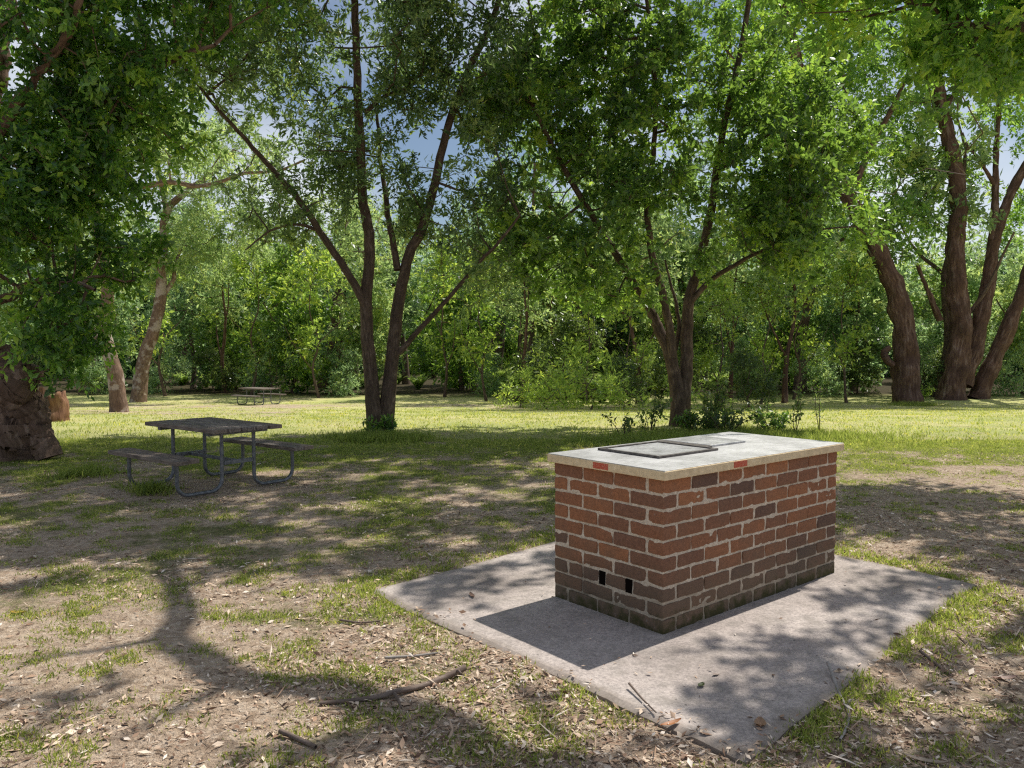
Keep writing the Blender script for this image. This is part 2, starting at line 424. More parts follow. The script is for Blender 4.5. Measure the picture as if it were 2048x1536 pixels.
tag(link('concrete_pad', make_mesh('concrete_pad', Vp, np.vstack([Fp, Fs]), False, {'edge': ea}), M['pad']),
    'weathered grey concrete slab set in the dirt under the brick barbecue', 'concrete slab')

# ------------------------------------------------------------------ brick barbecue
CRS, NC = 0.0865, 10
_a, _b = at_z(1325, 1270, PADZ), at_z(1670, 1145, PADZ)
U = (_b - _a) / np.hypot(*(_b - _a)); ang = math.atan2(U[1], U[0]); MOD = float(np.hypot(*(_b - _a))) / 7.5
LX, LY = 7.5 * MOD, 3.5 * MOD
print('BBQ', _a, _b, MOD, LX, LY, PAD)
bbq = thing('brick_barbecue', 'red brick park barbecue with a steel topped slab, standing on the concrete pad', 'barbecue', (float(_a[0]), float(_a[1]), PADZ - 0.004), ang)
t = NT('red_brick'); o_ = t.obj(); ti = t.attr('tint')
n1 = t.noise(o_, 45, 5, 0.7); n2 = t.noise(o_, 7, 4); n3 = t.noise(o_, 14, 5, 0.65)
c = t.ramp(ti, [(0.0, (0.14, 0.10, 0.082)), (0.22, (0.22, 0.125, 0.09)), (0.5, (0.35, 0.16, 0.09)), (0.8, (0.46, 0.20, 0.098)), (1.0, (0.50, 0.245, 0.125))])
n4 = t.noise(o_, 4, 4, 0.6)
c = t.mix(t.mapr(n1, 0.35, 0.7, 0, 0.7), c, t.mix(1.0, c, (0.5, 0.48, 0.46), 'MULTIPLY'))
c = t.mix(t.mapr(n4, 0.45, 0.68, 0, 0.45), c, (0.22, 0.13, 0.085))
sx = t.n('ShaderNodeSeparateXYZ', {0: o_})
zz = sx.outputs[2]
dirt = t.mapr(t.math('ADD', zz, t.math('MULTIPLY', t.math('SUBTRACT', n2, 0.5), 0.35)), 0.08, 0.46, 0.7, 0.0)
c = t.mix(dirt, c, (0.135, 0.11, 0.078))
moss = t.mapr(t.math('ADD', zz, t.math('MULTIPLY', t.math('SUBTRACT', n3, 0.5), 0.42)), 0.0, 0.09, 0.85, 0.0)
c = t.mix(moss, c, t.mix(n1, (0.028, 0.03, 0.014), (0.075, 0.075, 0.02)))
eff = t.mapr(n3, 0.66, 0.74, 0, 0.4)     # pale lime bloom
c = t.mix(eff, c, (0.50, 0.45, 0.42))
M['brick'] = t.done(t.principled(c, 0.9, t.bump(t.math('ADD', n1, n3), 0.6, 0.006), spec=0.15))
t = NT('mortar'); o_ = t.obj(); n1 = t.noise(o_, 60, 4, 0.7); n2 = t.noise(o_, 9, 4)
zz = t.n('ShaderNodeSeparateXYZ', {0: o_}).outputs[2]
c = t.ramp(n1, [(0.3, (0.44, 0.36, 0.275)), (0.5, (0.64, 0.535, 0.415)), (0.7, (0.78, 0.69, 0.565))])
c = t.mix(t.mapr(t.math('ADD', zz, t.math('MULTIPLY', t.math('SUBTRACT', n2, 0.5), 0.35)), 0.02, 0.3, 0.8, 0.0), c, (0.17, 0.14, 0.10))
M['mortar'] = t.done(t.principled(c, 0.95, t.bump(n1, 0.6, 0.005), spec=0.1))
br = MB(); J = 0.0105; TH = 0.112
def worn_brick(x0, y0, z0, x1, y1, z1, tint):
    lo = np.array([x0, y0, z0]); hi = np.array([x1, y1, z1])
    nn = [max(2, int(round((hi[a] - lo[a]) / 0.019))) for a in range(3)]
    for ax in range(3):
        a, b2 = [q for q in range(3) if q != ax]
        ga, gb = np.meshgrid(np.linspace(0, 1, nn[a] + 1), np.linspace(0, 1, nn[b2] + 1), indexing='ij')
        for sd in (0, 1):
            P = np.zeros(ga.shape + (3,)); P[..., ax] = hi[ax] if sd else lo[ax]
            # crowd samples towards the edges so the arris can round over
            wa = 0.5 - 0.5 * np.cos(math.pi * ga); wb = 0.5 - 0.5 * np.cos(math.pi * gb)
            P[..., a] = lo[a] + (hi[a] - lo[a]) * (0.5 * ga + 0.5 * wa); P[..., b2] = lo[b2] + (hi[b2] - lo[b2]) * (0.5 * gb + 0.5 * wb)
            P = P.reshape(-1, 3)
            nz = fbm(P[:, 0] * 22, P[:, 1] * 22, P[:, 2] * 22, 5, 2); n2_ = fbm(P[:, 0] * 60, P[:, 1] * 60, P[:, 2] * 60, 9, 2)
            rr = 0.008
            q = np.clip(P, lo + rr, hi - rr); dv = P - q; dn = np.linalg.norm(dv, axis=1)
            cnr = sstep(1.05, 1.6, dn / rr)
            P = q + dv / (dn[:, None] + 1e-9) * (rr * (1 - 0.55 * sstep(.5, .8, nz) * cnr) )[:, None] - dv * 0
            P = P + norm(dv) * ((n2_ - .5) * 0.004 + (nz - .5) * 0.0015 - 0.003 * sstep(.62, .78, nz) * cnr)[:, None]
            m, n = ga.shape; i2, j2 = np.meshgrid(np.arange(m - 1), np.arange(n - 1), indexing='ij')
            Fq = np.stack([i2 * n + j2, (i2 + 1) * n + j2, (i2 + 1) * n + j2 + 1, i2 * n + j2 + 1], -1).reshape(-1, 4)
            if (ax == 1) == bool(sd): Fq = Fq[:, ::-1]
            br.add(P, Fq, tint)
def brick(x0, y0, x1, y1, k, tint):
    j = lambda s: random.uniform(-s, s)
    z0 = k * CRS + J / 2 + j(.0015); z1 = (k + 1) * CRS - J / 2 + j(.0015)
    if k == NC - 1: z1 += J / 2 - 0.001
    if k == 0: z0 = 0.001
    ins = j(.0025); x0 += j(.003); x1 += j(.003)
    worn_brick(x0, y0 + j(.003), z0, x1, y1 + j(.003), z1, tint)
def tint_of(k):
    r = random.random()
    v = random.uniform(0.1, 0.24) if r < 0.10 else random.uniform(0.36, 0.8)
    v *= random.uniform(.8, 1.05) * (0.45 + 0.55 * min(1, max(0, (k - 0.5 + random.uniform(-1, 1)) / 4.5)))
    return v
def run(side, k, a, b):
    p = a
    while p < b - 0.05:
        q = min(p + MOD, b)
        s0, s1 = p + J / 2, q - J / 2
        if abs(p - a) < 1e-6 and a == 0: s0 = 0
        L_ = LX if side in 'fb' else LY
        if abs(q - b) < 1e-6 and abs(b - L_) < 1e-6: s1 = L_
        tn = tint_of(k)
        if side == 'f': brick(s0, 0, s1, TH, k, tn)
        if side == 'b': brick(s0, LY - TH, s1, LY, k, tn)
        if side == 'l': brick(0, s0, TH, s1, k, tn)
        if side == 'r': brick(LX - TH, s0, LX, s1, k, tn)
        p = q
H = MOD / 2
for k in range(NC):
    if k % 2 == 1:
        run('f', k, 0, LX - H); run('r', k, 0, LY - H); run('b', k, H, LX); run('l', k, H, LY)
    else:
        run('f', k, H, LX); run('r', k, H, LY); run('b', k, 0, LX - H)
        if k == 2:
            for s0, s1 in ((0, 0.222), (0.280, 0.432), (0.490, 0.62), (0.631, LY - H - J / 2)): brick(0, s0, TH, s1, k, tint_of(k))
        else: run('l', k, 0, LY - H)
br.build('brick_wall', M['brick'], bbq, smooth=True)
mo = MB()
def mortar_face(o, u, v, nrm, lu, lv):
    ga, gb = np.meshgrid(np.linspace(0, lu, int(lu / .018)), np.linspace(0, lv, int(lv / .018)), indexing='ij')
    P = (np.array(o) + ga[..., None] * np.array(u) + gb[..., None] * np.array(v)).reshape(-1, 3)
    q = (fbm(P[:, 0] * 16, P[:, 1] * 16, P[:, 2] * 16, 3, 3) - .5)
    rim = np.minimum(np.minimum(ga, lu - ga), np.minimum(gb, lv - gb)).reshape(-1)
    P = P + np.array(nrm) * (np.minimum(q * 0.016 - 0.001, 0.002) * sstep(0, .03, rim))[:, None]
    m, n = ga.shape; i2, j2 = np.meshgrid(np.arange(m - 1), np.arange(n - 1), indexing='ij')
    mo.add(P, np.stack([i2 * n + j2, (i2 + 1) * n + j2, (i2 + 1) * n + j2 + 1, i2 * n + j2 + 1], -1).reshape(-1, 4))
mi, mh = 0.005, NC * CRS - 0.003
mortar_face((mi, mi, 0), (1, 0, 0), (0, 0, 1), (0, -1, 0), LX - 2 * mi, mh); mortar_face((mi, LY - mi, 0), (0, -1, 0), (0, 0, 1), (-1, 0, 0), LY - 2 * mi, mh)
mortar_face((LX - mi, mi, 0), (0, 1, 0), (0, 0, 1), (1, 0, 0), LY - 2 * mi, mh); mortar_face((LX - mi, LY - mi, 0), (-1, 0, 0), (0, 0, 1), (0, 1, 0), LX - 2 * mi, mh)
mo.build('mortar', M['mortar'], bbq, smooth=True)
t = NT('painted_vent_shade'); M['dark'] = t.done(t.principled((0.008, 0.006, 0.005), 1.0, spec=0.0))  # near-black colour painting the shade inside the vent gaps
for a_, b_ in ((0.226, 0.276), (0.436, 0.486)):
    vh = MB(); vh.box((0.0022, a_, 2 * CRS + 0.004), (0.06, b_, 3 * CRS - 0.002)); vh.build('vent_shade_box', M['dark'], bbq)  # solid box filling the gap, its black stands in for shade
OV, ST, HB = 0.033, 0.050, NC * CRS
t = NT('slab_edge'); o_ = t.obj(); n1 = t.noise(o_, 25, 5, 0.7); n2 = t.noise(o_, 90, 3)
c = t.ramp(n1, [(0.3, (0.60, 0.47, 0.29)), (0.6, (0.82, 0.66, 0.42)), (0.8, (0.86, 0.74, 0.54))])
M['slab'] = t.done(t.principled(c, 0.85, t.bump(n2, 0.4, 0.004), spec=0.2))
sb = MB(); sb.box((-OV, -OV, HB), (LX + OV, LY + OV, HB + ST)); sb.build('slab', M['slab'], bbq, bevel=0.004)
t = NT('worn_steel'); o_ = t.obj()
st_ = t.n('ShaderNodeMapping', {'Vector': o_, 'Scale': (1, 14, 1)}).outputs[0]
n1 = t.noise(o_, 3.5, 5, 0.6); n2 = t.noise(st_, 14, 4); n3 = t.noise(o_, 45, 4, 0.7)
c = t.ramp(n1, [(0.3, (0.36, 0.355, 0.345)), (0.55, (0.58, 0.57, 0.56)), (0.8, (0.74, 0.73, 0.72))])
c = t.mix(t.mapr(n3, 0.5, 0.75, 0, 0.4), c, (0.2, 0.185, 0.16))
rg = t.mapr(n2, 0.3, 0.7, 0.34, 0.6)
M['steel'] = t.done(t.principled(c, rg, t.bump(n3, 0.15, 0.003), metal=0.35, spec=0.5))
t = NT('dark_iron'); o_ = t.obj(); n1 = t.noise(o_, 30, 4)
M['iron'] = t.done(t.principled(t.ramp(n1, [(0.3, (0.06, 0.052, 0.046)), (0.7, (0.18, 0.16, 0.145))]), 0.55, t.bump(n1, 0.4, 0.004), metal=0.3))
ZT = HB + ST
tp = MB(); tp.box((-OV + .004, -OV + .004, ZT), (LX + OV - .004, LY + OV - .004, ZT + 0.004)); tp.build('steel_top', M['steel'], bbq, bevel=0.0015)
def frame(x0, y0, x1, y1, wd, h0, h1, skip=()):
    f = MB()
    if 'n' not in skip: f.box((x0, y0, h0), (x1, y0 + wd, h1))
    if 'f' not in skip: f.box((x0, y1 - wd, h0), (x1, y1, h1))
    f.box((x0, y0 + wd, h0), (x0 + wd, y1 - wd, h1)); 
    if 'e' not in skip: f.box((x1 - wd, y0 + wd, h0), (x1, y1 - wd, h1))
    return f
hp = frame(0.31, 0.29, 0.90, 0.80, 0.020, ZT + 0.0045, ZT + 0.020).build('hotplate_rim', M['iron'], bbq, bevel=0.003)
t = NT('hotplate_steel'); o_ = t.obj(); n1 = t.noise(o_, 6, 5, 0.65); n3 = t.noise(o_, 50, 4, 0.7)
c = t.ramp(n1, [(0.3, (0.2, 0.195, 0.19)), (0.5, (0.46, 0.455, 0.45)), (0.7, (0.66, 0.655, 0.65))])
M['plate'] = t.done(t.principled(t.mix(t.mapr(n3, .5, .7, 0, .5), c, (0.1, 0.085, 0.07)), 0.4, t.bump(n3, 0.2, 0.003), metal=0.3, spec=0.6))
pl = MB(); pl.box((0.339, 0.319, ZT + 0.0045), (0.871, 0.771, ZT + 0.0125)); pl.build('hotplate', M['plate'], bbq, bevel=0.002)
gt = MB(); gt.box((0.915, 0.40, ZT + 0.0045), (0.985, 0.82, ZT + 0.018)); gt.build('dark_bar', M['iron'], bbq, bevel=0.003)  # dark raised bar between the hotplate and the plate cover
ld = MB(); ld.box((0.992, 0.42, ZT + 0.0045), (1.40, 0.81, ZT + 0.019)); ld.build('plate_cover', M['plate'], bbq, bevel=0.004)
t = NT('faded_sticker'); o_ = t.obj(); n1 = t.noise(o_, 120, 4, 0.8)
M['sticker'] = t.done(t.principled(t.ramp(n1, [(0.4, (0.5, 0.075, 0.035)), (0.56, (0.58, 0.14, 0.08)), (0.66, (0.6, 0.42, 0.3))]), 0.7))
for lo, hi in (((-OV - .0015, 0.385, HB + .008), (-OV + .003, 0.505, HB + ST - .006)), ((0.60, -OV - .0015, HB + .008), (0.735, -OV + .003, HB + ST - .006))):
    sk = MB(); sk.box(lo, hi); sk.build('warning_sticker', M['sticker'], bbq)

# ------------------------------------------------------------------ picnic tables
t = NT('grey_timber'); o_ = t.obj(); mp = t.n('ShaderNodeMapping', {'Vector': o_, 'Scale': (0.12, 1, 1)}).outputs[0]
n1 = t.noise(mp, 55, 5, 0.7); n2 = t.noise(o_, 5, 4); ti = t.attr('tint')
c = t.ramp(n1, [(0.3, (0.035, 0.028, 0.025)), (0.5, (0.20, 0.17, 0.15)), (0.7, (0.45, 0.39, 0.35))])
c = t.mix(t.mapr(ti, 0, 1, 0, 0.6), c, (0.2, 0.15, 0.115))
c = t.mix(t.mapr(n2, 0.45, 0.75, 0, 0.5), c, (0.06, 0.05, 0.045))
M['timber'] = t.done(t.principled(c, 0.85, t.bump(n1, 0.5, 0.006), spec=0.25))
t = NT('galvanised_pipe'); o_ = t.obj(); n1 = t.noise(o_, 25, 4)
M['pipe'] = t.done(t.principled(t.ramp(n1, [(0.3, (0.10, 0.108, 0.12)), (0.7, (0.24, 0.25, 0.275))]), 0.5, metal=0.5))

def picnic_table(name, label, loc, rotz, L=1.48, Wt=0.84, HT=0.715, HS=0.43, off=0.72, tl=0.2, fr=0.51):
    r = thing(name, label, 'picnic table', loc, rotz)
    top_ = MB(); nb = 5; wb = Wt / nb
    for i in range(nb):
        y0 = -Wt / 2 + i * wb
        e = random.uniform(-0.02, 0.02)
        top_.box((-L / 2 + e, y0 + .007, HT - 0.045 + random.uniform(-.002, .002)), (L / 2 + e, y0 + wb - .007, HT + random.uniform(-.002, .002)), random.random())
    top_.build('tabletop', M['timber'], r, bevel=0.005)
    for sgn in (-1, 1):
        b = MB()
        for i in range(2):
            y0 = sgn * off - 0.14 + i * 0.14; e = random.uniform(-.02, .02)
            b.box((-L / 2 + e, y0 + .004, HS - 0.045), (L / 2 + e, y0 + .136, HS + random.uniform(-.002, .002)), random.random())
        b.build('bench', M['timber'], r, bevel=0.005)
    for fx in (-fr, fr):
        for sgn in (-1, 1):
            a, c_ = sgn * tl, sgn * off
            rad = 0.13; zc = 0.025
            P = [(a, HT - .046)] + [(a, z) for z in np.linspace(0.55, rad + zc, 4)]
            P += [(a + sgn * rad * (1 - math.cos(q)), zc + rad * (1 - math.sin(q))) for q in np.linspace(0.2, math.pi / 2, 7)]
            P += [(c_ - sgn * rad * (1 - math.sin(q)), zc + rad * (1 - math.cos(q))) for q in np.linspace(0.1, math.pi / 2, 7)]
            P += [(c_, z) for z in np.linspace(rad + zc + 0.05, HS - .046, 3)]
            V_, F_, B_ = tube([(fx, y, z) for y, z in P], 0.021, 12)
            link('leg', make_mesh('leg', V_, F_, True), M['pipe'], r)
        bm = MB(); bm.box((fx - .02, -tl + .02, 0.30), (fx + .02, tl - .02, 0.345)); bm.build('cross_brace', M['pipe'], r, bevel=0.003)
        bm = MB(); bm.box((fx - .025, -Wt / 2 + .05, HT - .085), (fx + .025, Wt / 2 - .05, HT - .047)); bm.build('bearer', M['pipe'], r, bevel=0.003)
    bm = MB(); bm.box((-fr + .022, -0.018, 0.305), (fr - .022, 0.018, 0.34)); bm.build('long_brace', M['pipe'], r, bevel=0.003)
    return r
picnic_table('picnic_table', 'weathered timber picnic table with pipe legs in the shade beside the thick old trunk', (TABLE[0], TABLE[1], float(gz(*TABLE))), math.atan2(0.62, -0.785))
pb, _ = base_at(518, 809)
picnic_table('picnic_table', 'small distant picnic table on the sunny lawn beyond the nearer table', (pb[0], pb[1], pb[2]), math.radians(150))

# ------------------------------------------------------------------ trees
def sample_blobs(blobs, n, seed, gap=0.42, gs=0.9):
    out = []
    r = np.random.default_rng(seed)
    vols = np.array([(b[1][0] * b[1][1] * b[1][2]) ** 0.7 * b[2] for b in blobs]); vols /= vols.sum()
    C = np.array([b[0] for b in blobs]); RR = np.array([b[1] for b in blobs]); out = np.zeros((0, 3))
    while len(out) < n:
        q = r.choice(len(blobs), size=n, p=vols)
        v = norm(r.normal(size=(n, 3))) * (r.random(n) ** (1 / 2.4))[:, None]
        p = C[q] + v * RR[q]
        ok = (fbm(p[:, 0] * gs, p[:, 1] * gs, p[:, 2] * gs, seed, 2) > gap) | (r.random(n) < .12)
        ok &= p[:, 2] > 0.15 + gz(p[:, 0], p[:, 1])
        out = np.vstack([out, p[ok]])
    return out[:n]

def grow(stems, clusters, bf=0.35, rtip=0.006, r=None, steplen=0.35):
    """connect leaf clusters to the stems with a branching network"""
    r = r or np.random.default_rng(1)
    nodes, plen, par, stem_r = [], [], [], []
    for P, R in stems:
        s = 0
        for i, (p, rr) in enumerate(zip(P, R)):
            if i > len(P) * 0.3:
                nodes.append(p); plen.append(0.0); par.append(-1); stem_r.append(rr)
    nodes = [np.array(p) for p in nodes]
    cap = len(nodes) + len(clusters) * 12 + 10
    A = np.zeros((cap, 3)); A[:len(nodes)] = nodes; PL = np.zeros(cap); PL[:len(nodes)] = plen
    PAR = np.full(cap, -1); SR = np.zeros(cap); SR[:len(nodes)] = stem_r; cnt = len(nodes); ns = cnt
    rem = np.ones(len(clusters), bool)
    D = np.linalg.norm(clusters[:, None] - A[None, :cnt], axis=2) + bf * PL[:cnt]
    best = D.argmin(1); bd = D.min(1)
    ends = np.zeros(len(clusters), int)
    for _ in range(len(clusters)):
        q = np.where(rem, bd, 1e9).argmin(); rem[q] = False
        a = A[best[q]]; b = clusters[q]; L = np.linalg.norm(b - a)
        k = max(1, min(10, int(L / steplen)))
        side = r.normal(size=3) * L * 0.07; side[2] -= 0.04 * L
        prev = best[q]; newi = []
        for s in range(1, k + 1):
            tt = s / k
            A[cnt] = a + (b - a) * tt + side * math.sin(math.pi * tt) + (r.normal(size=3) * 0.02 * L if s < k else 0)
            PL[cnt] = PL[prev] + np.linalg.norm(A[cnt] - A[prev]); PAR[cnt] = prev; prev = cnt; newi.append(cnt); cnt += 1
        ends[q] = prev
        if rem.any():
            idx = np.array(newi)
            D = np.linalg.norm(clusters[:, None] - A[None, idx], axis=2) + bf * PL[idx]
            m = D.min(1); am = idx[D.argmin(1)]
            up = m < bd; bd = np.where(up, m, bd); best = np.where(up, am, best)
    # pipe-model radii
    wgt = np.zeros(cnt); wgt[ends] = 1
    for i in range(cnt - 1, ns - 1, -1):
        if PAR[i] >= 0: wgt[PAR[i]] += wgt[i]
    R = rtip * np.maximum(wgt, 1) ** 0.48
    # chains
    kids = [[] for _ in range(cnt)]
    for i in range(ns, cnt): kids[PAR[i]].append(i)
    chains = []
    starts = [(s, c) for s in range(ns) for c in kids[s]]
    while starts:
        p, c = starts.pop()
        ch = [p, c]
        r0 = R[c] if p >= ns else min(R[c], SR[p] * 0.85)
        rad = [min(r0 * 1.12, SR[p] * .9 if p < ns else R[p]), r0]
        while kids[c]:
            ks = sorted(kids[c], key=lambda z: -wgt[z])
            for z in ks[1:]: starts.append((c, z))
            c = ks[0]; ch.append(c); rad.append(min(R[c], rad[-1]))
        rad[-1] *= 0.5
        chains.append((A[ch], np.array(rad)))
    pd = A[ends] - A[np.maximum(PAR[ends], 0)]
    return chains, norm(pd)

def leaves(clusters, outd, per, twig=0.45, ntw=5, L=0.09, Wd=0.036, droop=0.15, up=0.25, seed=0, flat=0.8, tintv=0.24, tint0=0.45, Lvar=0.5, sun=0.0):
    r = np.random.default_rng(seed)
    n = len(clusters)
    C = np.repeat(clusters, ntw, 0); O = np.repeat(outd, ntw, 0)
    TD = norm(O * 0.55 + r.normal(size=C.shape) * 0.75 + np.array([0, 0, up]))
    tl = twig * r.uniform(0.5, 1.25, len(C))
    kk = max(1, per // ntw)
    TDr = np.repeat(TD, kk, 0); s = r.random(len(TDr)) ** 0.75
    pos = np.repeat(C, kk, 0) + TDr * (s * np.repeat(tl, kk))[:, None] + r.normal(size=TDr.shape) * twig * 0.07
    pos[:, 2] -= droop * 0.5 * s * s * twig
    d = norm(TDr * 0.45 + r.normal(size=TDr.shape) * 0.62 + np.array([0, 0, -droop]))
    nrm = norm(r.normal(size=TDr.shape) * flat + np.array([0.25, 0.22, 0.75]))
    ct = np.repeat(r.normal(size=n) * tintv, ntw * kk)
    tint = np.clip(tint0 + ct + r.normal(size=len(pos)) * 0.23, 0.01, 0.99)
    LL = L * r.uniform(1 - Lvar, 1 + Lvar, len(pos))
    V, F = leaf_quads(pos, d, nrm, LL, LL * (Wd / L), fold=r.uniform(-0.02, 0.12, len(pos)))
    return V, F, tint

def stem(pts, r0, r1, n=24, seed=0, flare=0.0, wob=0.0):
    P = catmull(pts, n); tt = np.linspace(0, 1, n)
    R = r0 + (r1 - r0) * tt ** 0.85
    R = R * (1 + flare * np.exp(-tt * n / 2.2))
    if wob:
        r = np.random.default_rng(seed)
        w = np.cumsum(r.normal(size=(n, 3)), 0); w -= np.outer(tt, w[-1]); P = P + w * wob * (tt * (1 - tt) * 4)[:, None]
    return P, R

def tree(name, label, cat, base, stems, blobs, ncl, bark, leafm, per=60, seed=1, sides=14, lump=0.06, group=None, gap=0.4, gs=0.9, bf=0.35, rtip=0.006, lump_s=3.0, steplen=0.35, **lk):
    """stems: list of (points, r0, r1[, flare]) in world space"""
    base = np.asarray(base, float)
    st = []
    for i, s in enumerate(stems):
        st.append(stem(s[0], s[1], s[2], n=max(14, 5 * len(s[0])) * (4 if lump > .5 else 2 if lump > .3 else 1), seed=seed + i, flare=s[3] if len(s) > 3 else 0.0, wob=0.012))
    parts = [tube(P - base, R, sides, lump, lump_s, seed + i) for i, (P, R) in enumerate(st)]
    r = thing(name, label, cat, tuple(base), group=group)
    if ncl:
        cl = sample_blobs(blobs, ncl, seed, gap, gs)
        ch, od = grow(st, cl, bf, rtip, np.random.default_rng(seed), steplen)
        for i, (P, R) in enumerate(ch):
            if R.max() < 0.004: continue
            parts.append(tube(P - base, R, 5 if R.max() < 0.03 else 8, 0, seed=i % 17))
        V, F, T = leaves(cl - base, od, per, seed=seed + 5, **lk)
        link('crown', make_mesh('crown', V, F, False, fattrs={'tint': T}), leafm, r)
    V, F, B = join(parts)
    link('trunk', make_mesh('trunk', V, F, True, {'bark': B}), bark, r)
    return r

def PB(d, spec):
    """blob list from photo pixels: (px, py, dd, rx_px, ry_px, rdepth_m, density)"""
    out = []
    for px, py, dd, rx, ry, rz, den in spec:
        k = (d + dd) / FPX
        out.append((W(px, py, d + dd), (rx * k, rz, ry * k), den))
    return out

def S(d, pts, dd=None):
    """polyline from photo pixels; pts (px, py[, depth offset])"""
    return [W(p[0], p[1], d + (p[2] if len(p) > 2 else 0.0)) for p in pts]

def cast(px, py, h):
    """point h metres up whose shadow falls on the ground seen at pixel (px, py)"""
    g = at_z(px, py, 0.0); k = h / math.tan(SUN_EL)
    return np.array([g[0] + math.sin(SUN_AZ) * k, g[1] + math.cos(SUN_AZ) * k, h])

# --- twin-stemmed tree in the middle
b, d = base_at(762, 866)
b_ = b - np.array([0, 0, 0.05])
tree('twin_stem_tree', 'slim dark twin stemmed tree rising from a grassy tuft in the middle of the lawn', 'tree', b,
     [(S(d, [(752, 870), (744, 780), (738, 690), (732, 600), (737, 470), (726, 390), (718, 260, -.3), (712, 120, -.6), (705, -40, -1.0), (690, -220, -1.3)]), 0.148, 0.05, 0.3),
      (S(d, [(768, 870, .1), (776, 780, .1), (782, 690, .15), (792, 590, .2), (808, 510, .2), (848, 420, .2), (880, 295, .2), (925, 160, .1), (985, 40, -.1), (1030, -120, -.5)]), 0.15, 0.045, 0.28),
      (S(d, [(735, 620), (705, 560, -.1), (650, 475, -.3), (590, 395, -.5), (530, 325, -.7), (475, 262, -.9), (405, 180, -1.2), (330, 90, -1.6)]), 0.085, 0.02),
      (S(d, [(786, 715, .15), (815, 690, .1), (858, 640, 0), (930, 560, -.2), (995, 490, -.4), (1040, 430, -.6)]), 0.065, 0.02),
      (S(d, [(795, 540, .2), (783, 460, .3), (776, 400, .4), (764, 330, .5), (757, 265, .6), (752, 200, .6)]), 0.07, 0.025),
      (S(d, [(728, 225, -.3), (775, 195, -.2), (850, 160, 0), (905, 125, .2)]), 0.05, 0.015),
      (S(d, [(640, 460, -.3), (590, 455, -.4), (540, 470, -.5), (490, 500, -.6)]), 0.035, 0.012)],
     PB(d, [(560, 230, -.5, 160, 150, 1.6, .5), (470, 110, -1.2, 160, 110, 1.8, .9), (720, 60, -1, 200, 110, 2.0, .9), (770, 330, .3, 120, 150, 1.4, .8), (800, 210, .2, 110, 90, 1.2, .8), (660, 300, 0, 100, 110, 1.3, .7), (850, 400, .3, 90, 90, 1.2, .7),
            (900, 110, -.5, 150, 140, 1.8, 1), (820, 90, .2, 110, 80, 1.2, .6), (960, 320, .3, 100, 170, 1.6, 1.0), (950, 520, .2, 90, 100, 1.4, .9), (610, 420, .2, 150, 90, 1.5, .55), (500, 420, 0, 100, 80, 1.3, .6),
            (700, -170, -1.8, 330, 150, 2.6, .9), (1000, -120, -2.2, 220, 150, 2.4, .9), (480, -80, -2.2, 200, 130, 2.0, .8), (800, -380, -2, 300, 150, 2.6, .7), (1080, -260, -3, 220, 120, 1.6, .8), (700, -330, -3.2, 220, 110, 1.6, .8)]),
     1000, M['bark_brown'], M['leaf_fine'], per=80, seed=12, gap=0.46, gs=0.75, L=0.112, Wd=0.038, twig=0.45, droop=0.2, tint0=0.42)

# --- multi-stemmed tree right of the middle
b, d = base_at(1357, 852)
tree('multi_stem_tree', 'dense green tree whose short trunk forks low behind the brick barbecue', 'tree', b,
     [(S(d, [(1357, 858), (1357, 800), (1352, 755), (1340, 700), (1322, 660), (1300, 620), (1275, 575), (1235, 510, -.2), (1180, 420, -.5), (1120, 320, -.9), (1060, 200, -1.2)]), 0.175, 0.04, 0.25),
      (S(d, [(1364, 858, .1), (1366, 800, .1), (1370, 740, .1), (1372, 660, .1), (1378, 600, .1), (1400, 520, .2), (1425, 420, .2), (1440, 310, .2), (1465, 180, 0), (1490, 60, -.3), (1510, -90, -.6)]), 0.165, 0.045, 0.25),
      (S(d, [(1345, 715, -.1), (1338, 660, -.2), (1322, 600, -.3), (1300, 520, -.4), (1290, 420, -.5), (1305, 300, -.5), (1310, 190, -.6), (1300, 60, -.9), (1280, -100, -1.2)]), 0.10, 0.03),
      (S(d, [(1376, 610, .1), (1420, 565, 0), (1480, 530, -.1), (1535, 500, -.2), (1600, 460, -.3)]), 0.07, 0.02),
      (S(d, [(1438, 340, .2), (1490, 300, .2), (1560, 255, .1), (1630, 200, 0), (1690, 150, -.2)]), 0.06, 0.015),
      (S(d, [(1350, 700, .2), (1358, 650, .3), (1345, 590, .4), (1330, 520, .6)]), 0.06, 0.02)],
     PB(d, [(1080, 270, -.8, 120, 200, 1.8, 1.0), (1140, 490, -.6, 160, 105, 1.7, 1.1), (1240, 200, -.8, 160, 170, 1.9, 1.2), (1330, 120, -.6, 140, 120, 1.6, 1.1), (1120, 120, -.8, 120, 120, 1.6, 1.1), (1540, 180, -.2, 120, 100, 1.4, .8), (1320, 440, -.3, 140, 110, 1.6, .5),
            (1480, 480, -.3, 140, 85, 1.6, .8), (1610, 420, .2, 140, 110, 1.6, 1), (1560, 330, -1, 120, 130, 1.4, .9), (1420, 100, -.8, 160, 110, 1.8, .9), (1640, 270, .2, 110, 120, 1.6, .9), (1470, 300, .4, 130, 120, 1.4, .35),
            (1150, -60, -1.6, 220, 120, 2.2, 1), (1420, -140, -1.8, 250, 140, 2.4, .9), (1250, -330, -2, 280, 140, 2.4, .7), (1230, 580, -.6, 120, 40, 1.2, .7), (1010, 430, -.4, 60, 120, 1.2, .7), (1270, 300, -1.4, 120, 120, 1.1, .5), (1180, 420, -1.5, 130, 110, 1.0, .7), (1040, 520, -.6, 90, 60, 1.2, .9), (1570, 500, -.8, 120, 60, 1.1, .8), (1020, 180, -.8, 90, 120, 1.4, .9)]),
     1080, M['bark_brown'], M['leaf_mid'], per=80, seed=31, gap=0.49, gs=0.75, L=0.13, Wd=0.06, twig=0.42, droop=0.12, tint0=0.42)

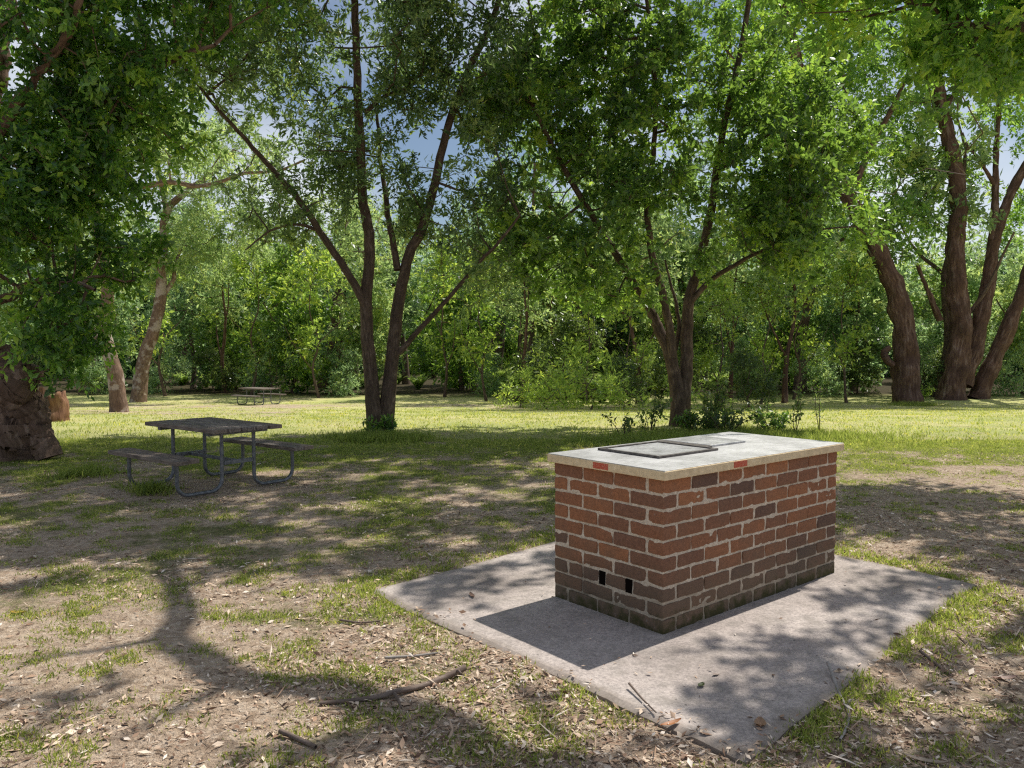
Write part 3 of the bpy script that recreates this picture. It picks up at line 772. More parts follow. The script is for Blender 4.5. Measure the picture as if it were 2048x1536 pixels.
# --- big leafy tree at the left with the gnarled trunk
b, d = base_at(45, 917)
tree('gnarled_tree', 'thick gnarled old trunk under drooping glossy dark green leaves', 'tree', b,
     [(S(d, [(30, 925), (32, 880), (28, 830), (10, 780), (-25, 730), (-60, 640), (-90, 520), (-80, 380), (-40, 230), (0, 60), (20, -150)]), 0.46, 0.14, 0.12),
      (S(d, [(100, 915, -.1), (92, 880, -.1), (75, 830, -.1), (52, 790, -.05), (25, 760), (-20, 720)]), 0.17, 0.2, 0.15),
      (S(d, [(20, 800, -.25), (38, 770, -.35), (40, 745, -.3), (20, 730, -.1), (-20, 720)]), 0.2, 0.22),
      (S(d, [(-85, 480), (-20, 400, -.2), (60, 330, -.3), (140, 250, -.4), (230, 180, -.5), (340, 120, -.6), (430, 90, -.7)]), 0.12, 0.03),
      (S(d, [(-60, 640), (0, 600, -.4), (70, 570, -.6), (140, 560, -.7), (190, 580, -.8)]), 0.08, 0.025),
      (S(d, [(-80, 400), (-20, 300, -.8), (60, 180, -1.2), (130, 60, -1.6), (180, -60, -2)]), 0.1, 0.03)],
     PB(d, [(60, 480, -.9, 130, 140, 1.5, 1.1), (90, 640, -.8, 110, 80, 1.3, 1.1), (170, 330, -.5, 130, 130, 1.4, 1), (50, 200, -1, 160, 170, 1.6, 1.1), (240, 150, -.4, 150, 120, 1.4, 1.05),
            (390, 90, -.2, 110, 80, 1.2, .9), (150, 30, -1, 200, 110, 1.6, 1.1), (340, 250, 0, 60, 60, .9, .5), (235, 480, -.2, 55, 110, 1.0, .8), (135, 705, -.4, 50, 40, .7, .9),
            (-120, 350, -1, 120, 250, 1.8, .9), (180, -130, -1.4, 260, 110, 2.0, .9), (430, -30, -.8, 150, 80, 1.5, .8), (130, 745, -.2, 40, 30, .5, .5)]),
     720, M['bark_gnarl'], M['leaf_broad'], per=85, seed=57, sides=48, lump=0.55, lump_s=4.6, gap=0.48, gs=0.9, L=0.10, Wd=0.047, twig=0.42, droop=0.3, tint0=0.5)

# --- tall tree standing beside the barbecue, its limbs reach over the clearing
b = np.array([6.9, 7.6, float(gz(6.9, 7.6)) - 0.05])
tree('overhanging_tree', 'bright green leafy boughs hanging in from above at the upper right corner', 'tree', b,
     [([b, b + (-.05, .0, 1.6), b + (-.25, -.1, 3.2), b + (-.6, -.3, 4.4), b + (-.5, .1, 6.0), b + (-.2, .5, 8.0)], 0.27, 0.08, 0.3),
      ([b + (-.5, -.25, 4.0), b + (-1.1, -1.1, 5.0), (4.6, 5.7, 6.2), cast(1010, 1545, 6.8), cast(850, 1465, 7.0), cast(675, 1395, 7.2), cast(500, 1355, 7.4), cast(425, 1315, 7.45), cast(352, 1270, 7.5), cast(370, 1222, 7.5), cast(345, 1165, 7.6), cast(330, 1120, 7.8)], 0.18, 0.07),
      ([cast(380, 1290, 7.5), cast(330, 1278, 7.55), cast(240, 1292, 7.7), cast(140, 1305, 7.9), cast(30, 1335, 8.1)], 0.06, 0.02),
      ([cast(500, 1355, 7.4), cast(430, 1392, 7.6), cast(340, 1435, 7.8), cast(230, 1480, 8.0)], 0.055, 0.02),
      ([cast(347, 1172, 7.6), cast(300, 1150, 7.7), cast(200, 1140, 7.9), cast(60, 1165, 8.2)], 0.04, 0.015),
      ([b + (-.6, -.3, 4.4), b + (-.6, .9, 5.0), b + (-.7, 2.2, 5.5), b + (-1.0, 3.4, 6.0)], 0.12, 0.03)],
     [((5.2, 10.8, 6.6), (1.9, 1.2, 1.0), 1.1), ((6.6, 10.8, 5.7), (1.4, 1.2, 1.1), 1.1), ((3.2, 10.8, 7.6), (1.3, 1.1, .8), .8), ((1.5, 10.8, 8.1), (1.2, 1.1, .7), .7),
      ((7.0, 9.0, 6.6), (.9, .9, .8), .7), ((7.8, 9.6, 6.8), (.9, .8, .6), .8), ((4.4, 9.6, 7.0), (.7, .6, .5), .8), ((2.6, 9.6, 7.6), (.9, .7, .5), .9), ((0.6, 10.4, 8.2), (1.1, .8, .5), 1.0)] +
     [(tuple(cast(px, py, h)), (rr, rr * .8, rr * .55), den) for px, py, h, rr, den in
      ((320, 1445, 7.8, .5, .55), (430, 1480, 7.7, .4, .5), (200, 1300, 7.8, .4, .3), (60, 1180, 8.1, .6, .6), (150, 1090, 8.0, .6, .7), (250, 1040, 7.8, .6, .6), (700, 1500, 7.2, .35, .4), (1000, 1570, 7.0, .5, .7),
       (120, 1500, 8.0, .5, .3), (880, 1180, 7.2, .28, .8), (960, 1150, 7.1, .3, .8), (1640, 1320, 6.5, .3, .9), (1560, 1420, 6.4, .26, .9), (1480, 1440, 6.5, .2, .7), (1740, 1210, 6.7, .34, .9), (1850, 1170, 6.8, .34, .9),
       (1620, 1200, 6.6, .2, .6), (1900, 1480, 6.2, .5, .8), (1750, 1530, 6.2, .4, .8), (1960, 1330, 6.4, .3, .6), (1500, 800, 6.3, .3, .7), (1300, 1000, 6.6, .3, .5), (1900, 1000, 6.9, .5, .7), (1800, 1060, 6.7, .4, .5))],
     600, M['bark_brown'], M['leaf_bright'], per=60, seed=73, gap=0.42, gs=0.9, L=0.125, Wd=0.06, twig=0.42, droop=0.2, tint0=0.5)

# --- big reddish trunks at the right
b, d = base_at(1812, 806)
tree('leaning_red_tree', 'thick reddish barked trunk with a dark burl low on its side, leaning over the lawn', 'tree', b,
     [(S(d, [(1812, 815), (1812, 760), (1812, 690), (1802, 620), (1782, 555), (1745, 480), (1700, 400), (1655, 300), (1615, 190), (1580, 70), (1550, -60)]), 0.62, 0.2, 0.12),
      (S(d, [(1785, 730, -.3), (1772, 718, -.35), (1768, 705, -.3), (1778, 695, -.2)]), 0.16, 0.13),
      (S(d, [(1700, 400), (1740, 300, .2), (1790, 200, .3), (1830, 110, .4)]), 0.2, 0.05),
      (S(d, [(1640, 270), (1560, 200, -.3), (1480, 130, -.5), (1420, 60, -.6)]), 0.16, 0.04)],
     PB(d, [(1600, 90, .3, 150, 110, 2.5, 1), (1740, 130, .5, 130, 120, 2.6, 1), (1560, 260, 1, 110, 90, 2, .6), (1690, 330, 1, 110, 90, 2, .9), (1500, 40, 0, 150, 90, 2.2, .8), (1620, -100, 0, 260, 120, 3, .8),
            (1770, 470, .8, 90, 80, 1.6, .7), (1700, 530, 1.2, 70, 40, 1.4, .5)]),
     560, M['bark_red'], M['leaf_bright'], per=65, seed=91, sides=26, lump=0.36, lump_s=2.6, gap=0.46, gs=0.5, L=0.19, Wd=0.085, twig=0.75, droop=0.2, tint0=0.52)
b, d = base_at(1905, 800)
tree('spreading_red_tree', 'huge many stemmed reddish tree with grey upright trunk and steep side stems', 'tree', b,
     [(S(d, [(1900, 812), (1908, 750), (1922, 670), (1916, 590), (1912, 500), (1918, 400), (1902, 290), (1882, 200), (1866, 90), (1850, -40)]), 0.62, 0.2, 0.2),
      (S(d, [(1925, 770, .2), (1950, 690, .3), (1972, 590, .4), (1985, 500, .4), (2005, 420, .4), (2045, 340, .4), (2100, 260, .5)]), 0.42, 0.16),
      (S(d, [(1955, 800, .6), (1985, 730, .5), (2022, 640, .4), (2052, 560, .3), (2090, 450, .2), (2140, 330, .2)]), 0.45, 0.18, 0.15),
      (S(d, [(1985, 480, .4), (1992, 380, .3), (1996, 280, .2), (1998, 180, .1), (2010, 60, 0)]), 0.2, 0.06),
      (S(d, [(1880, 640), (1862, 600, -.2), (1850, 570, -.3), (1835, 530, -.3)]), 0.16, 0.07),
      (S(d, [(1990, 370, .3), (1965, 335, .1), (1940, 300, -.1), (1925, 265, -.2)]), 0.1, 0.04),
      (S(d, [(1885, 220), (1940, 150, .3), (2000, 90, .5), (2080, 40, .6)]), 0.15, 0.04)],
     PB(d, [(1960, 110, 0, 140, 110, 2.6, 1), (1850, 60, .2, 140, 90, 2.6, 1), (2080, 180, 0, 120, 130, 2.6, 1), (1800, 280, .6, 90, 100, 2, .8), (2060, 420, 1, 60, 100, 2, .8), (1960, 300, 1.4, 70, 90, 1.6, .5),
            (1840, 420, 1, 70, 80, 1.6, .7), (1980, -120, 0, 260, 130, 3.2, .8), (2200, 250, 0, 150, 250, 3, .7), (1850, 560, 1.4, 50, 50, 1.2, .4)]),
     640, M['bark_red'], M['leaf_bright'], per=65, seed=103, sides=26, lump=0.36, lump_s=2.6, gap=0.46, gs=0.5, L=0.19, Wd=0.085, twig=0.75, droop=0.2, tint0=0.5)

# --- pale gums at the left
b, d = base_at(236, 824)
tree('pale_gum', 'short crooked gum with white patches near the base, in front of a leaning gum', 'tree', b,
     [(S(d, [(238, 830), (236, 790), (232, 745), (222, 700), (214, 650), (218, 600), (212, 540), (196, 470), (190, 380), (205, 330)]), 0.28, 0.13, 0.15),
      (S(d, [(200, 325), (222, 348), (255, 366), (300, 368), (350, 362), (395, 372), (440, 366), (490, 348), (555, 342), (610, 320)]), 0.12, 0.035),
      (S(d, [(228, 720), (200, 680, .3), (170, 640, .5), (150, 590, .7), (130, 520, .8)]), 0.14, 0.08)],
     PB(d, [(250, 280, .3, 110, 80, 2, 1), (380, 310, .5, 110, 60, 1.8, .7), (500, 310, .3, 80, 50, 1.4, .5), (160, 420, .6, 90, 90, 1.8, 1), (180, 560, .8, 60, 60, 1.4, .8), (300, 200, .5, 120, 70, 2, .7)]),
     200, M['bark_pale'], M['leaf_gum'], per=100, seed=121, sides=18, lump=0.12, gap=0.42, gs=0.6, L=0.16, Wd=0.055, twig=0.7, droop=0.5, tint0=0.55)
b, d = base_at(280, 804)
tree('leaning_gum', 'taller leaning gum with pink and grey mottled bark, behind the short crooked gum', 'tree', b,
     [(S(d, [(276, 812), (280, 770), (290, 715), (312, 650), (324, 590), (324, 540), (330, 470), (338, 420), (368, 388), (420, 350), (470, 300)]), 0.36, 0.1, 0.12),
      (S(d, [(322, 600), (345, 560, .2), (352, 530, .3), (365, 490, .4)]), 0.12, 0.05),
      (S(d, [(335, 430), (320, 360, -.2), (310, 290, -.3), (320, 220, -.4)]), 0.13, 0.04)],
     PB(d, [(330, 420, 0, 70, 60, 1.8, .7), (430, 400, .3, 100, 60, 2, .9), (460, 300, .2, 110, 70, 2, .6), (330, 230, 0, 110, 80, 2, .7), (390, 500, .6, 90, 60, 1.8, 1), (300, 530, .6, 60, 70, 1.5, .8), (480, 480, .6, 70, 50, 1.5, .6)]),
     280, M['bark_pale'], M['leaf_gum'], per=100, seed=133, sides=18, lump=0.14, gap=0.42, gs=0.6, L=0.16, Wd=0.055, twig=0.7, droop=0.5, tint0=0.6)

# broken reddish stump
b, d = base_at(105, 842)
P = np.array([[0.03 * math.sin(z * 5), 0.02 * z, z] for z in np.linspace(-0.05, 0.56, 14)])
V, F, B = tube(P, np.linspace(0.34, 0.28, 14), 28, 0.45, 6, 40)
V = V.reshape(14, 28, 3); jag = np.repeat(np.random.default_rng(4).uniform(-.08, .12, 14), 2) + np.where(np.arange(28) < 6, .12, 0)
V[-1, :, 2] += jag; V[-2, :, 2] += jag * .5; V = V.reshape(-1, 3)
capc = len(V); V = np.vstack([V, [[0, 0, .52]]]); B = np.vstack([B, [[0, 0, 1.0]]])
kk = np.arange(28)
tri = np.stack([13 * 28 + kk[::2], 13 * 28 + kk[1::2], 13 * 28 + (kk[1::2] + 1) % 28, np.full(14, capc)], 1); F = np.vstack([F, tri])
M['bark_orange'] = bark_mat('orange_wood', (0.08, 0.04, 0.025), (0.24, 0.125, 0.075), (0.40, 0.24, 0.15), 0.5)
tag(link('tree_stump', make_mesh('tree_stump', V, F, True, {'bark': B}), M['bark_orange'], loc=tuple(b)), 'broken orange brown stump just behind the gnarled trunk', 'tree stump')

# ------------------------------------------------------------------ the bush behind the lawn
protos = {}
def proto_tree(key, H, r0, crown, ncl, leafm, bark, seed, L, Wd, per=60, low=0.2, twig=0.9, tint0=0.5, lean=0.0, droop=0.2):
    top_ = np.array([lean * H, 0, H * 0.85])
    pts = [np.zeros(3), top_ * 0.25 + (0.15, 0.1, 0), top_ * 0.5 + (-0.2, -.1, 0), top_ * 0.75 + (.1, 0, 0), top_]
    blobs = [((c[0], c[1], c[2]), c[3:6], c[6]) for c in crown]
    st = [(pts, r0, r0 * 0.25, 0.25),
          ([pts[1], pts[1] + (H * .10, .3, H * .14), pts[1] + (H * .2, .4, H * .34)], r0 * .5, r0 * .15),
          ([pts[2], pts[2] + (-H * .12, -.3, H * .12), pts[2] + (-H * .2, -.4, H * .28)], r0 * .4, r0 * .12)]
    return st, blobs, ncl, leafm, bark, seed, dict(L=L, Wd=Wd, per=per, twig=twig, tint0=tint0, droop=droop)

def crown_sets(H, Rr, lo, n, seed):
    r = np.random.default_rng(seed); out = []
    for i in range(n):
        z = lo + (H - lo) * (i + 0.5) / n; k = math.sin(math.pi * (0.2 + 0.7 * (i + .5) / n))
        a = r.random() * 6.28; q = Rr * 0.45 * r.random()
        out.append((q * math.cos(a), q * math.sin(a), z, Rr * k * r.uniform(.7, 1), Rr * k * r.uniform(.7, 1), (H - lo) / n * 0.9, r.uniform(.7, 1.2)))
    return out

KINDS = [
    ('tall_gum', 'tree', proto_tree('a', 13, 0.26, crown_sets(13.5, 3.4, 4.0, 6, 1), 135, M['leaf_gum'], M['bark_bush'], 201, 0.32, 0.12, 58, lean=.08)),
    ('tall_gum', 'tree', proto_tree('b', 15, 0.30, crown_sets(15.5, 3.8, 4.5, 6, 2), 140, M['leaf_sage'], M['bark_bush'], 202, 0.32, 0.12, 58, lean=-.1)),
    ('bushy_tree', 'tree', proto_tree('c', 8.5, 0.18, crown_sets(9, 2.9, 1.0, 5, 3), 140, M['leaf_sage'], M['bark_bush'], 203, 0.30, 0.125, 60)),
    ('bushy_tree', 'tree', proto_tree('d', 7.5, 0.16, crown_sets(8, 2.7, 0.6, 5, 4), 140, M['leaf_mid'], M['bark_bush'], 204, 0.29, 0.125, 60, tint0=.55)),
    ('yellow_tree', 'tree', proto_tree('e', 10, 0.2, crown_sets(10.5, 3.0, 2.2, 5, 5), 130, M['leaf_gum'], M['bark_bush'], 205, 0.30, 0.12, 60, tint0=.62)),
    ('shrub', 'shrub', proto_tree('f', 2.6, 0.06, crown_sets(3.0, 1.7, 0.4, 3, 6), 80, M['leaf_dark'], M['bark_bush'], 206, 0.15, 0.06, 75, twig=.55)),
    ('shrub', 'shrub', proto_tree('g', 2.8, 0.05, crown_sets(3.2, 1.6, 0.4, 3, 7), 80, M['leaf_sage'], M['bark_bush'], 207, 0.15, 0.055, 55, twig=.55, tint0=.6)),
    ('slim_sapling', 'tree', proto_tree('h', 6.0, 0.065, [(.3, .2, 2.6, 1.2, 1.2, .8, 1), (-.4, .1, 3.8, 1.3, 1.3, .8, 1), (.2, -.3, 5.0, 1.3, 1.3, .9, 1), (.1, .3, 6.0, 1.0, 1.0, .7, 1)], 60, M['leaf_yellow'], M['bark_bush'], 208, 0.19, 0.085, 32, twig=.6, tint0=.5, lean=.05)),
    ('slim_sapling', 'tree', proto_tree('i', 8.0, 0.11, [(.6, .2, 4.2, 1.6, 1.6, .9, 1), (-.5, .1, 5.6, 1.9, 1.9, 1.0, 1), (.2, -.3, 7.0, 1.8, 1.8, 1.1, 1), (.1, .3, 8.4, 1.3, 1.3, .8, 1)], 90, M['leaf_gum'], M['bark_red'], 209, 0.22, 0.085, 40, twig=.75, tint0=.6, lean=-.07)),
    ('low_bush', 'shrub', proto_tree('j', 1.5, 0.03, [(0, 0, .5, 1.0, .8, .5, 1), (.5, .2, .9, .8, .7, .5, 1), (-.5, -.1, 1.1, .7, .7, .5, 1), (.1, .1, 1.6, .5, .5, .5, .7)], 42, M['leaf_yellow'], M['bark_bush'], 210, 0.15, 0.045, 28, twig=.5, tint0=.5)),
]
LAB = {0: 'tall gum with a bare lower trunk in the bush wall beyond the lawn', 1: 'tall grey green gum with a bare lower trunk in the bush wall',
       2: 'grey green bushy tree in the bush wall beyond the lawn', 3: 'mid green bushy tree leafed nearly to the ground beyond the lawn', 4: 'yellowish green tree in the bush wall beyond the lawn',
       5: 'dark green shrub at the foot of the bush wall', 6: 'pale grey green shrub at the foot of the bush wall',
       7: 'slim thin stemmed sapling with loose yellow green leaves at the edge of the bush', 8: 'slim red brown trunk with a high loose crown at the edge of the bush',
       9: 'low sunlit yellow green bush among the ferns between the two nearer lawn trees'}
GRP = {0: 'tall gums in the bush wall', 1: 'grey green tall gums in the bush wall', 2: 'grey green bushy trees', 3: 'mid green bushy trees', 4: 'yellowish trees in the bush wall', 5: 'dark shrubs along the bush edge', 6: 'pale shrubs along the bush edge', 7: 'slim yellow green saplings at the bush edge', 8: 'slim red brown trunks at the bush edge', 9: 'low sunlit bushes among the ferns'}
first = {}
def plant(ki, x, y, sc, rot, label=None):
    z = float(gz(x, y)) - 0.05
    if ki not in first:
        nm, cat, (st, blobs, ncl, lm, bk, seed, kw) = KINDS[ki]
        r = tree(nm, LAB[ki], cat, (0, 0, 0), st, blobs, ncl, bk, lm, seed=seed, sides=10, lump=.05, gap=.4, gs=.5, rtip=.012, steplen=.8, group=GRP[ki], **kw)
        r.location = (x, y, z); r.rotation_euler = (0, 0, rot); r.scale = (sc, sc, sc); first[ki] = r
        return r
    return dup(first[ki], (x, y, z), rot, sc, LAB[ki], GRP[ki])
r = np.random.default_rng(77)
def row(ylo, yhi, xs, kinds, smin, smax, skip=None):
    for x in xs:
        y = r.uniform(ylo, yhi); xx = x + r.uniform(-1.2, 1.2)
        if skip and skip(xx, y): continue
        plant(int(r.choice(kinds)), xx, y, r.uniform(smin, smax), r.uniform(0, 6.28))
row(42, 47, np.arange(-33, 36, 4.4), [2, 3, 2, 4], 0.7, 1.0)
row(51, 57, np.arange(-40, 43, 5.6), [0, 1, 2, 4], 0.7, 0.92)
row(61, 69, np.arange(-48, 51, 5.2), [0, 1, 1, 3], 0.75, 1.0)
row(40, 44, np.arange(-26, 30, 2.7), [5, 6, 6], 0.6, 1.15, skip=lambda x, y: -6.5 < x < -2.5 or 12 < x < 14)
for x, y, k, s in ((1.0, 43, 1, .95), (5.5, 44, 0, 1.0), (10.5, 46, 1, 1.0), (16.0, 44, 1, 1.1), (21.5, 40, 0, 1.1), (-27, 40, 1, 1.0), (7.5, 48, 4, 1.2)):
    plant(k, x, y, s, x * 1.7)

for x, y, k, s_ in ((4.8, 32.5, 7, .8), (8.8, 33.5, 7, .85), (3.3, 35, 7, .9), (11.0, 35, 7, .9), (-9.5, 39, 7, 1.1), (-13.5, 41, 7, 1.2), (-3.4, 40, 7, 1.2), (-1.2, 37, 7, 1.0), (13.5, 38, 7, 1.1), (-17.5, 40, 7, 1.2), (15.2, 36, 7, 1.0),
                    (.6, 36, 8, 1.0), (5.6, 35, 8, 1.1), (9.9, 36, 8, 1.0), (-7.6, 42, 8, 1.1), (-15.6, 43, 8, 1.1), (12.4, 36, 8, 1.2), (2.4, 36.5, 5, 1.2), (7.7, 35, 5, 1.1), (4.4, 31, 5, .6), (9.6, 32, 5, .7), (1.3, 28.5, 9, 1.0), (2.9, 29.2, 9, 1.3), (4.0, 27.6, 9, .8), (2.0, 31.3, 9, 1.5), (.3, 30.8, 9, .9), (6.4, 28.5, 9, .9)):
    plant(k, x, y, s_, x * 2.3)

# far wood: one mass closing the view
fw = []
n = 16000
ang_ = r.uniform(-0.95, 0.95, n); rad = r.uniform(72, 84, n)
fx, fy = np.sin(ang_) * rad, np.cos(ang_) * rad
fzh = 10.5 * (0.55 + 0.9 * fbm(ang_ * 14, rad * 0.02, seed=5))
fc = np.stack([fx, fy, gz(fx, fy) + r.random(n) ** 1.25 * fzh], 1)
V, F, T = leaves(fc, norm(r.normal(size=fc.shape)), 14, twig=1.3, ntw=2, L=0.55, Wd=0.22, seed=9, tint0=0.4)
tag(link('far_woods', make_mesh('far_woods', V, F, False, fattrs={'tint': T}), M['leaf_sage']), 'far wood seen as one green mass between the trunks', kind='stuff')

# named single trunks beyond the lawn
def solo2(name, label, px, py, stems, blobs, leafm, bark, ncl, seed, L=.16, cat='tree', per=55, tint0=.5, twig=.8, sides=12, gap=.4, gs=.6, rtip=.008, steplen=.6, droop=.2):
    b, d = base_at(px, py)
    return tree(name, label, cat, b, [(S(d, s), a, c, .2 if i == 0 else 0) for i, (s, a, c) in enumerate(stems)], PB(d, blobs), ncl, bark, leafm, per=per, seed=seed, sides=sides, lump=.08, gap=gap, gs=gs, rtip=rtip, steplen=steplen, L=L, Wd=L * .38, twig=twig, tint0=tint0, droop=droop)
solo2('dark_forked_tree', 'dark forked trunk at the far lawn edge, seen just left of the twin stems', 652, 778,
      [([(648, 783), (656, 740), (664, 690), (670, 650), (676, 600), (684, 540), (690, 470)], .48, .2), ([(662, 772), (674, 720), (680, 680), (676, 640)], .35, .2), ([(668, 660), (700, 690, -.5), (720, 712, -.8)], .12, .05)],
      [(640, 480, .5, 90, 80, 2.5, 1), (720, 500, 1, 90, 80, 2.5, 1), (690, 420, 1, 110, 60, 2.5, .8), (610, 590, 1, 60, 40, 2, .6)], M['leaf_gum'], M['bark_red'], 130, 301, .2, tint0=.65)
solo2('broad_dark_tree', 'broad shadowed trunk at the left end of the fern bank', 985, 772,
      [([(982, 778), (988, 730), (994, 680), (1000, 620), (1008, 540), (1014, 450)], .62, .3), ([(1000, 640), (1040, 560, .5), (1070, 480, .8)], .3, .1), ([(1045, 740, .5), (1044, 690, .5), (1046, 620, .5), (1050, 540, .5)], .3, .15)],
      [(930, 520, 1, 90, 70, 2.5, 1), (1010, 440, 1, 120, 70, 2.5, 1), (1080, 560, 1.5, 90, 60, 2.5, 1)], M['leaf_sage'], M['bark_bush'], 130, 307, .18, tint0=.5)
solo2('thin_sapling', 'thin orange stemmed sapling with yellow green leaves, standing in the ferns', 1132, 790,
      [([(1132, 795), (1126, 760), (1114, 715), (1104, 670), (1102, 620), (1108, 560)], .085, .03)],
      [(1140, 680, .4, 60, 50, 1.2, 1), (1100, 600, .3, 70, 50, 1.2, .8), (1170, 720, .5, 60, 40, 1.1, 1)], M['leaf_yellow'], M['bark_orange'], 70, 311, .12, per=45, twig=.5)
solo2('leafy_sapling', 'leafy yellow green sapling on two dark stems just left of the forked trunk', 1235, 775,
      [([(1236, 780), (1232, 740), (1228, 690), (1236, 640), (1240, 580)], .09, .03), ([(1232, 760, .1), (1240, 700, .2), (1246, 640, .2)], .06, .03)],
      [(1200, 700, .2, 70, 50, 1.3, 1), (1270, 710, .2, 50, 60, 1.3, 1), (1230, 630, .3, 80, 50, 1.3, 1), (1290, 620, .8, 60, 50, 1.2, .8)], M['leaf_yellow'], M['bark_bush'], 110, 313, .13, per=50, twig=.55)
solo2('dark_shrub', 'large dark bush in shade between the forked trunk and the reddish trunks', 1600, 765,
      [([(1600, 770), (1598, 730), (1604, 690), (1596, 640)], .1, .04), ([(1600, 760), (1640, 710), (1670, 670)], .07, .03), ([(1600, 760), (1540, 710), (1510, 680)], .07, .03)],
      [(1600, 680, .2, 80, 60, 1.6, 1), (1660, 720, .2, 60, 45, 1.4, 1.1), (1530, 700, .3, 60, 45, 1.4, 1), (1590, 740, 0, 70, 25, 1.2, 1)], M['leaf_dark'], M['bark_bush'], 130, 317, .14, cat='shrub', per=60, twig=.5, tint0=.45)
solo2('sunlit_bush', 'sunlit pale green bush behind the large dark bush', 1690, 752,
      [([(1690, 756), (1692, 700), (1686, 640), (1690, 580)], .12, .05)],
      [(1690, 610, .5, 70, 60, 1.6, 1), (1620, 590, .6, 70, 50, 1.6, 1), (1560, 620, .8, 60, 50, 1.6, .9), (1720, 690, .6, 40, 40, 1.4, .8), (1460, 640, 1, 60, 60, 1.6, .9)], M['leaf_bright'], M['bark_bush'], 130, 319, .15, cat='shrub', per=55, twig=.6, tint0=.6)

# --- ferns
def fern_mesh(seed, nf=16, Lf=1.0):
    r = np.random.default_rng(seed); Pos, Dir, Nr, LL, T = [], [], [], [], []
    for i in range(nf):
        a = r.random() * 6.28; tilt = r.uniform(0.6, 1.4); L = Lf * r.uniform(.7, 1.15)
        h = np.array([math.cos(a), math.sin(a), 0])
        s = np.linspace(0.08, 1, 34); el = tilt * (1 - 0.95 * s)
        step = h[None] * np.cos(el + .4)[:, None] + np.array([0, 0, 1.0])[None] * np.sin(el + .45)[:, None]
        P = np.cumsum(step * (L / 34), 0)
        sd = np.cross(h, [0, 0, 1.0]); tt = r.random() * .5 + .25
        for q in (-1, 1):
            Pos.append(P); Dir.append(sd[None] * q + step * .5); Nr.append(np.tile([0, 0, 1.0], (34, 1)) + r.normal(size=(34, 3)) * .2)
            LL.append(L * 0.28 * np.sin(np.pi * (0.12 + .85 * s)) + .01); T.append(np.full(34, tt) + r.normal(size=34) * .15)
    LL = np.concatenate(LL)
    V, F = leaf_quads(np.concatenate(Pos), np.concatenate(Dir), np.concatenate(Nr), LL, LL * .16, 0.05)
    return make_mesh('fronds', V, F, False, fattrs={'tint': np.clip(np.concatenate(T), 0, 1)})
fms = [fern_mesh(401, 18, 1.1), fern_mesh(402, 15, 1.0), fern_mesh(403, 20, 1.2)]
for i in range(34):
    px = 965 + (1330 - 965) * ((i * 0.618) % 1); py = 812 - 44 * random.random()
    b, d = base_at(px, py)
    f = link('fern_clump', fms[i % 3], M['fern'], loc=(b[0], b[1], b[2] - .05)); f.rotation_euler = (0, 0, random.random() * 6); s = random.uniform(.55, 1.7); f.scale = (s, s, s * random.uniform(.8, 1.1))
    tag(f, 'arching green fern in the bank of ferns left of the forked trunk', 'fern', 'ferns in the bank left of the forked trunk')
for i in range(46):
    px = random.choice([random.uniform(300, 640), random.uniform(690, 960), random.uniform(1380, 1560), random.uniform(1640, 1760)]); py = random.uniform(766, 780)
    b, d = base_at(px, py)
    if d > 60: continue
    f = link('fern_clump', fms[i % 3], M['fern'], loc=(b[0], b[1], b[2] - .05)); f.rotation_euler = (0, 0, random.random() * 6); s = random.uniform(.6, 1.2); f.scale = (s, s, s)
    tag(f, 'small fern at the far edge of the lawn below the bush wall', 'fern', 'ferns along the far lawn edge')

# --- leafy weeds around the forked trunk
def weed(px, py, h, seed, label, n=6, L=.09, mat='leaf_dark', spread=.6):
    b, d = base_at(px, py)
    r = np.random.default_rng(seed); parts = []; P_, D_, N_ = [], [], []
    for i in range(n):
        a = r.random() * 6.28; e = np.array([math.cos(a) * spread * r.random(), math.sin(a) * spread * r.random(), h * r.uniform(.6, 1.05)])
        pts = catmull([np.array([e[0] * .1, e[1] * .1, -.03]), e * .5 + r.normal(size=3) * .04, e], 9)
        parts.append(tube(pts, np.linspace(.009, .003, 9), 5, seed=i))
        for q in range(26):
            s = r.uniform(.35, 1); p = pts[min(8, int(s * 8))]
            P_.append(p + r.normal(size=3) * .03); D_.append(r.normal(size=3) * .8 + (0, 0, .1)); N_.append(r.normal(size=3) * .5 + (0, 0, 1))
    root = thing('leafy_weed', label, 'plant', tuple(b))
    V, F, B = join(parts); link('stem', make_mesh('stem', V, F, True, {'bark': B}), M['bark_bush'], root)
    LL = L * r.uniform(.6, 1.3, len(P_)); V, F = leaf_quads(np.array(P_), np.array(D_), np.array(N_), LL, LL * .5, .08)
    link('foliage', make_mesh('foliage', V, F, False, fattrs={'tint': np.clip(r.normal(.4, .2, len(LL)), 0, 1)}), M[mat], root)
    return root
weed(1420, 858, 1.05, 501, 'tall dark leafy weed close to the right of the forked trunk', 10, .12)
weed(1462, 852, .75, 502, 'middling dark weed right of the tall weed by the forked trunk', 7, .11)
weed(1300, 862, .62, 503, 'dark leafy weed close to the left of the forked trunk', 6, .11)
weed(1248, 872, .42, 504, 'small sparse weed over the left rear corner of the barbecue top', 4, .10)
weed(1385, 864, .4, 510, 'low green weed at the very foot of the forked trunk', 14, .11, mat='leaf_mid', spread=.9)
weed(1450, 866, .45, 511, 'low leafy clump behind the left half of the barbecue top', 14, .11, spread=.9)
weed(1550, 864, .45, 512, 'low leafy clump behind the right half of the barbecue top', 12, .10, mat='leaf_mid', spread=.9)
weed(1590, 866, 1.0, 505, 'spindly weed with bunched leaves at its tip, behind the right end of the barbecue', 3, .10, spread=.25)
weed(1640, 862, .85, 506, 'bare thin weed right of the spindly weed behind the barbecue', 3, .07, spread=.2)
weed(1520, 858, .5, 507, 'low bushy weed behind the middle of the barbecue top', 6, .09, mat='leaf_mid')
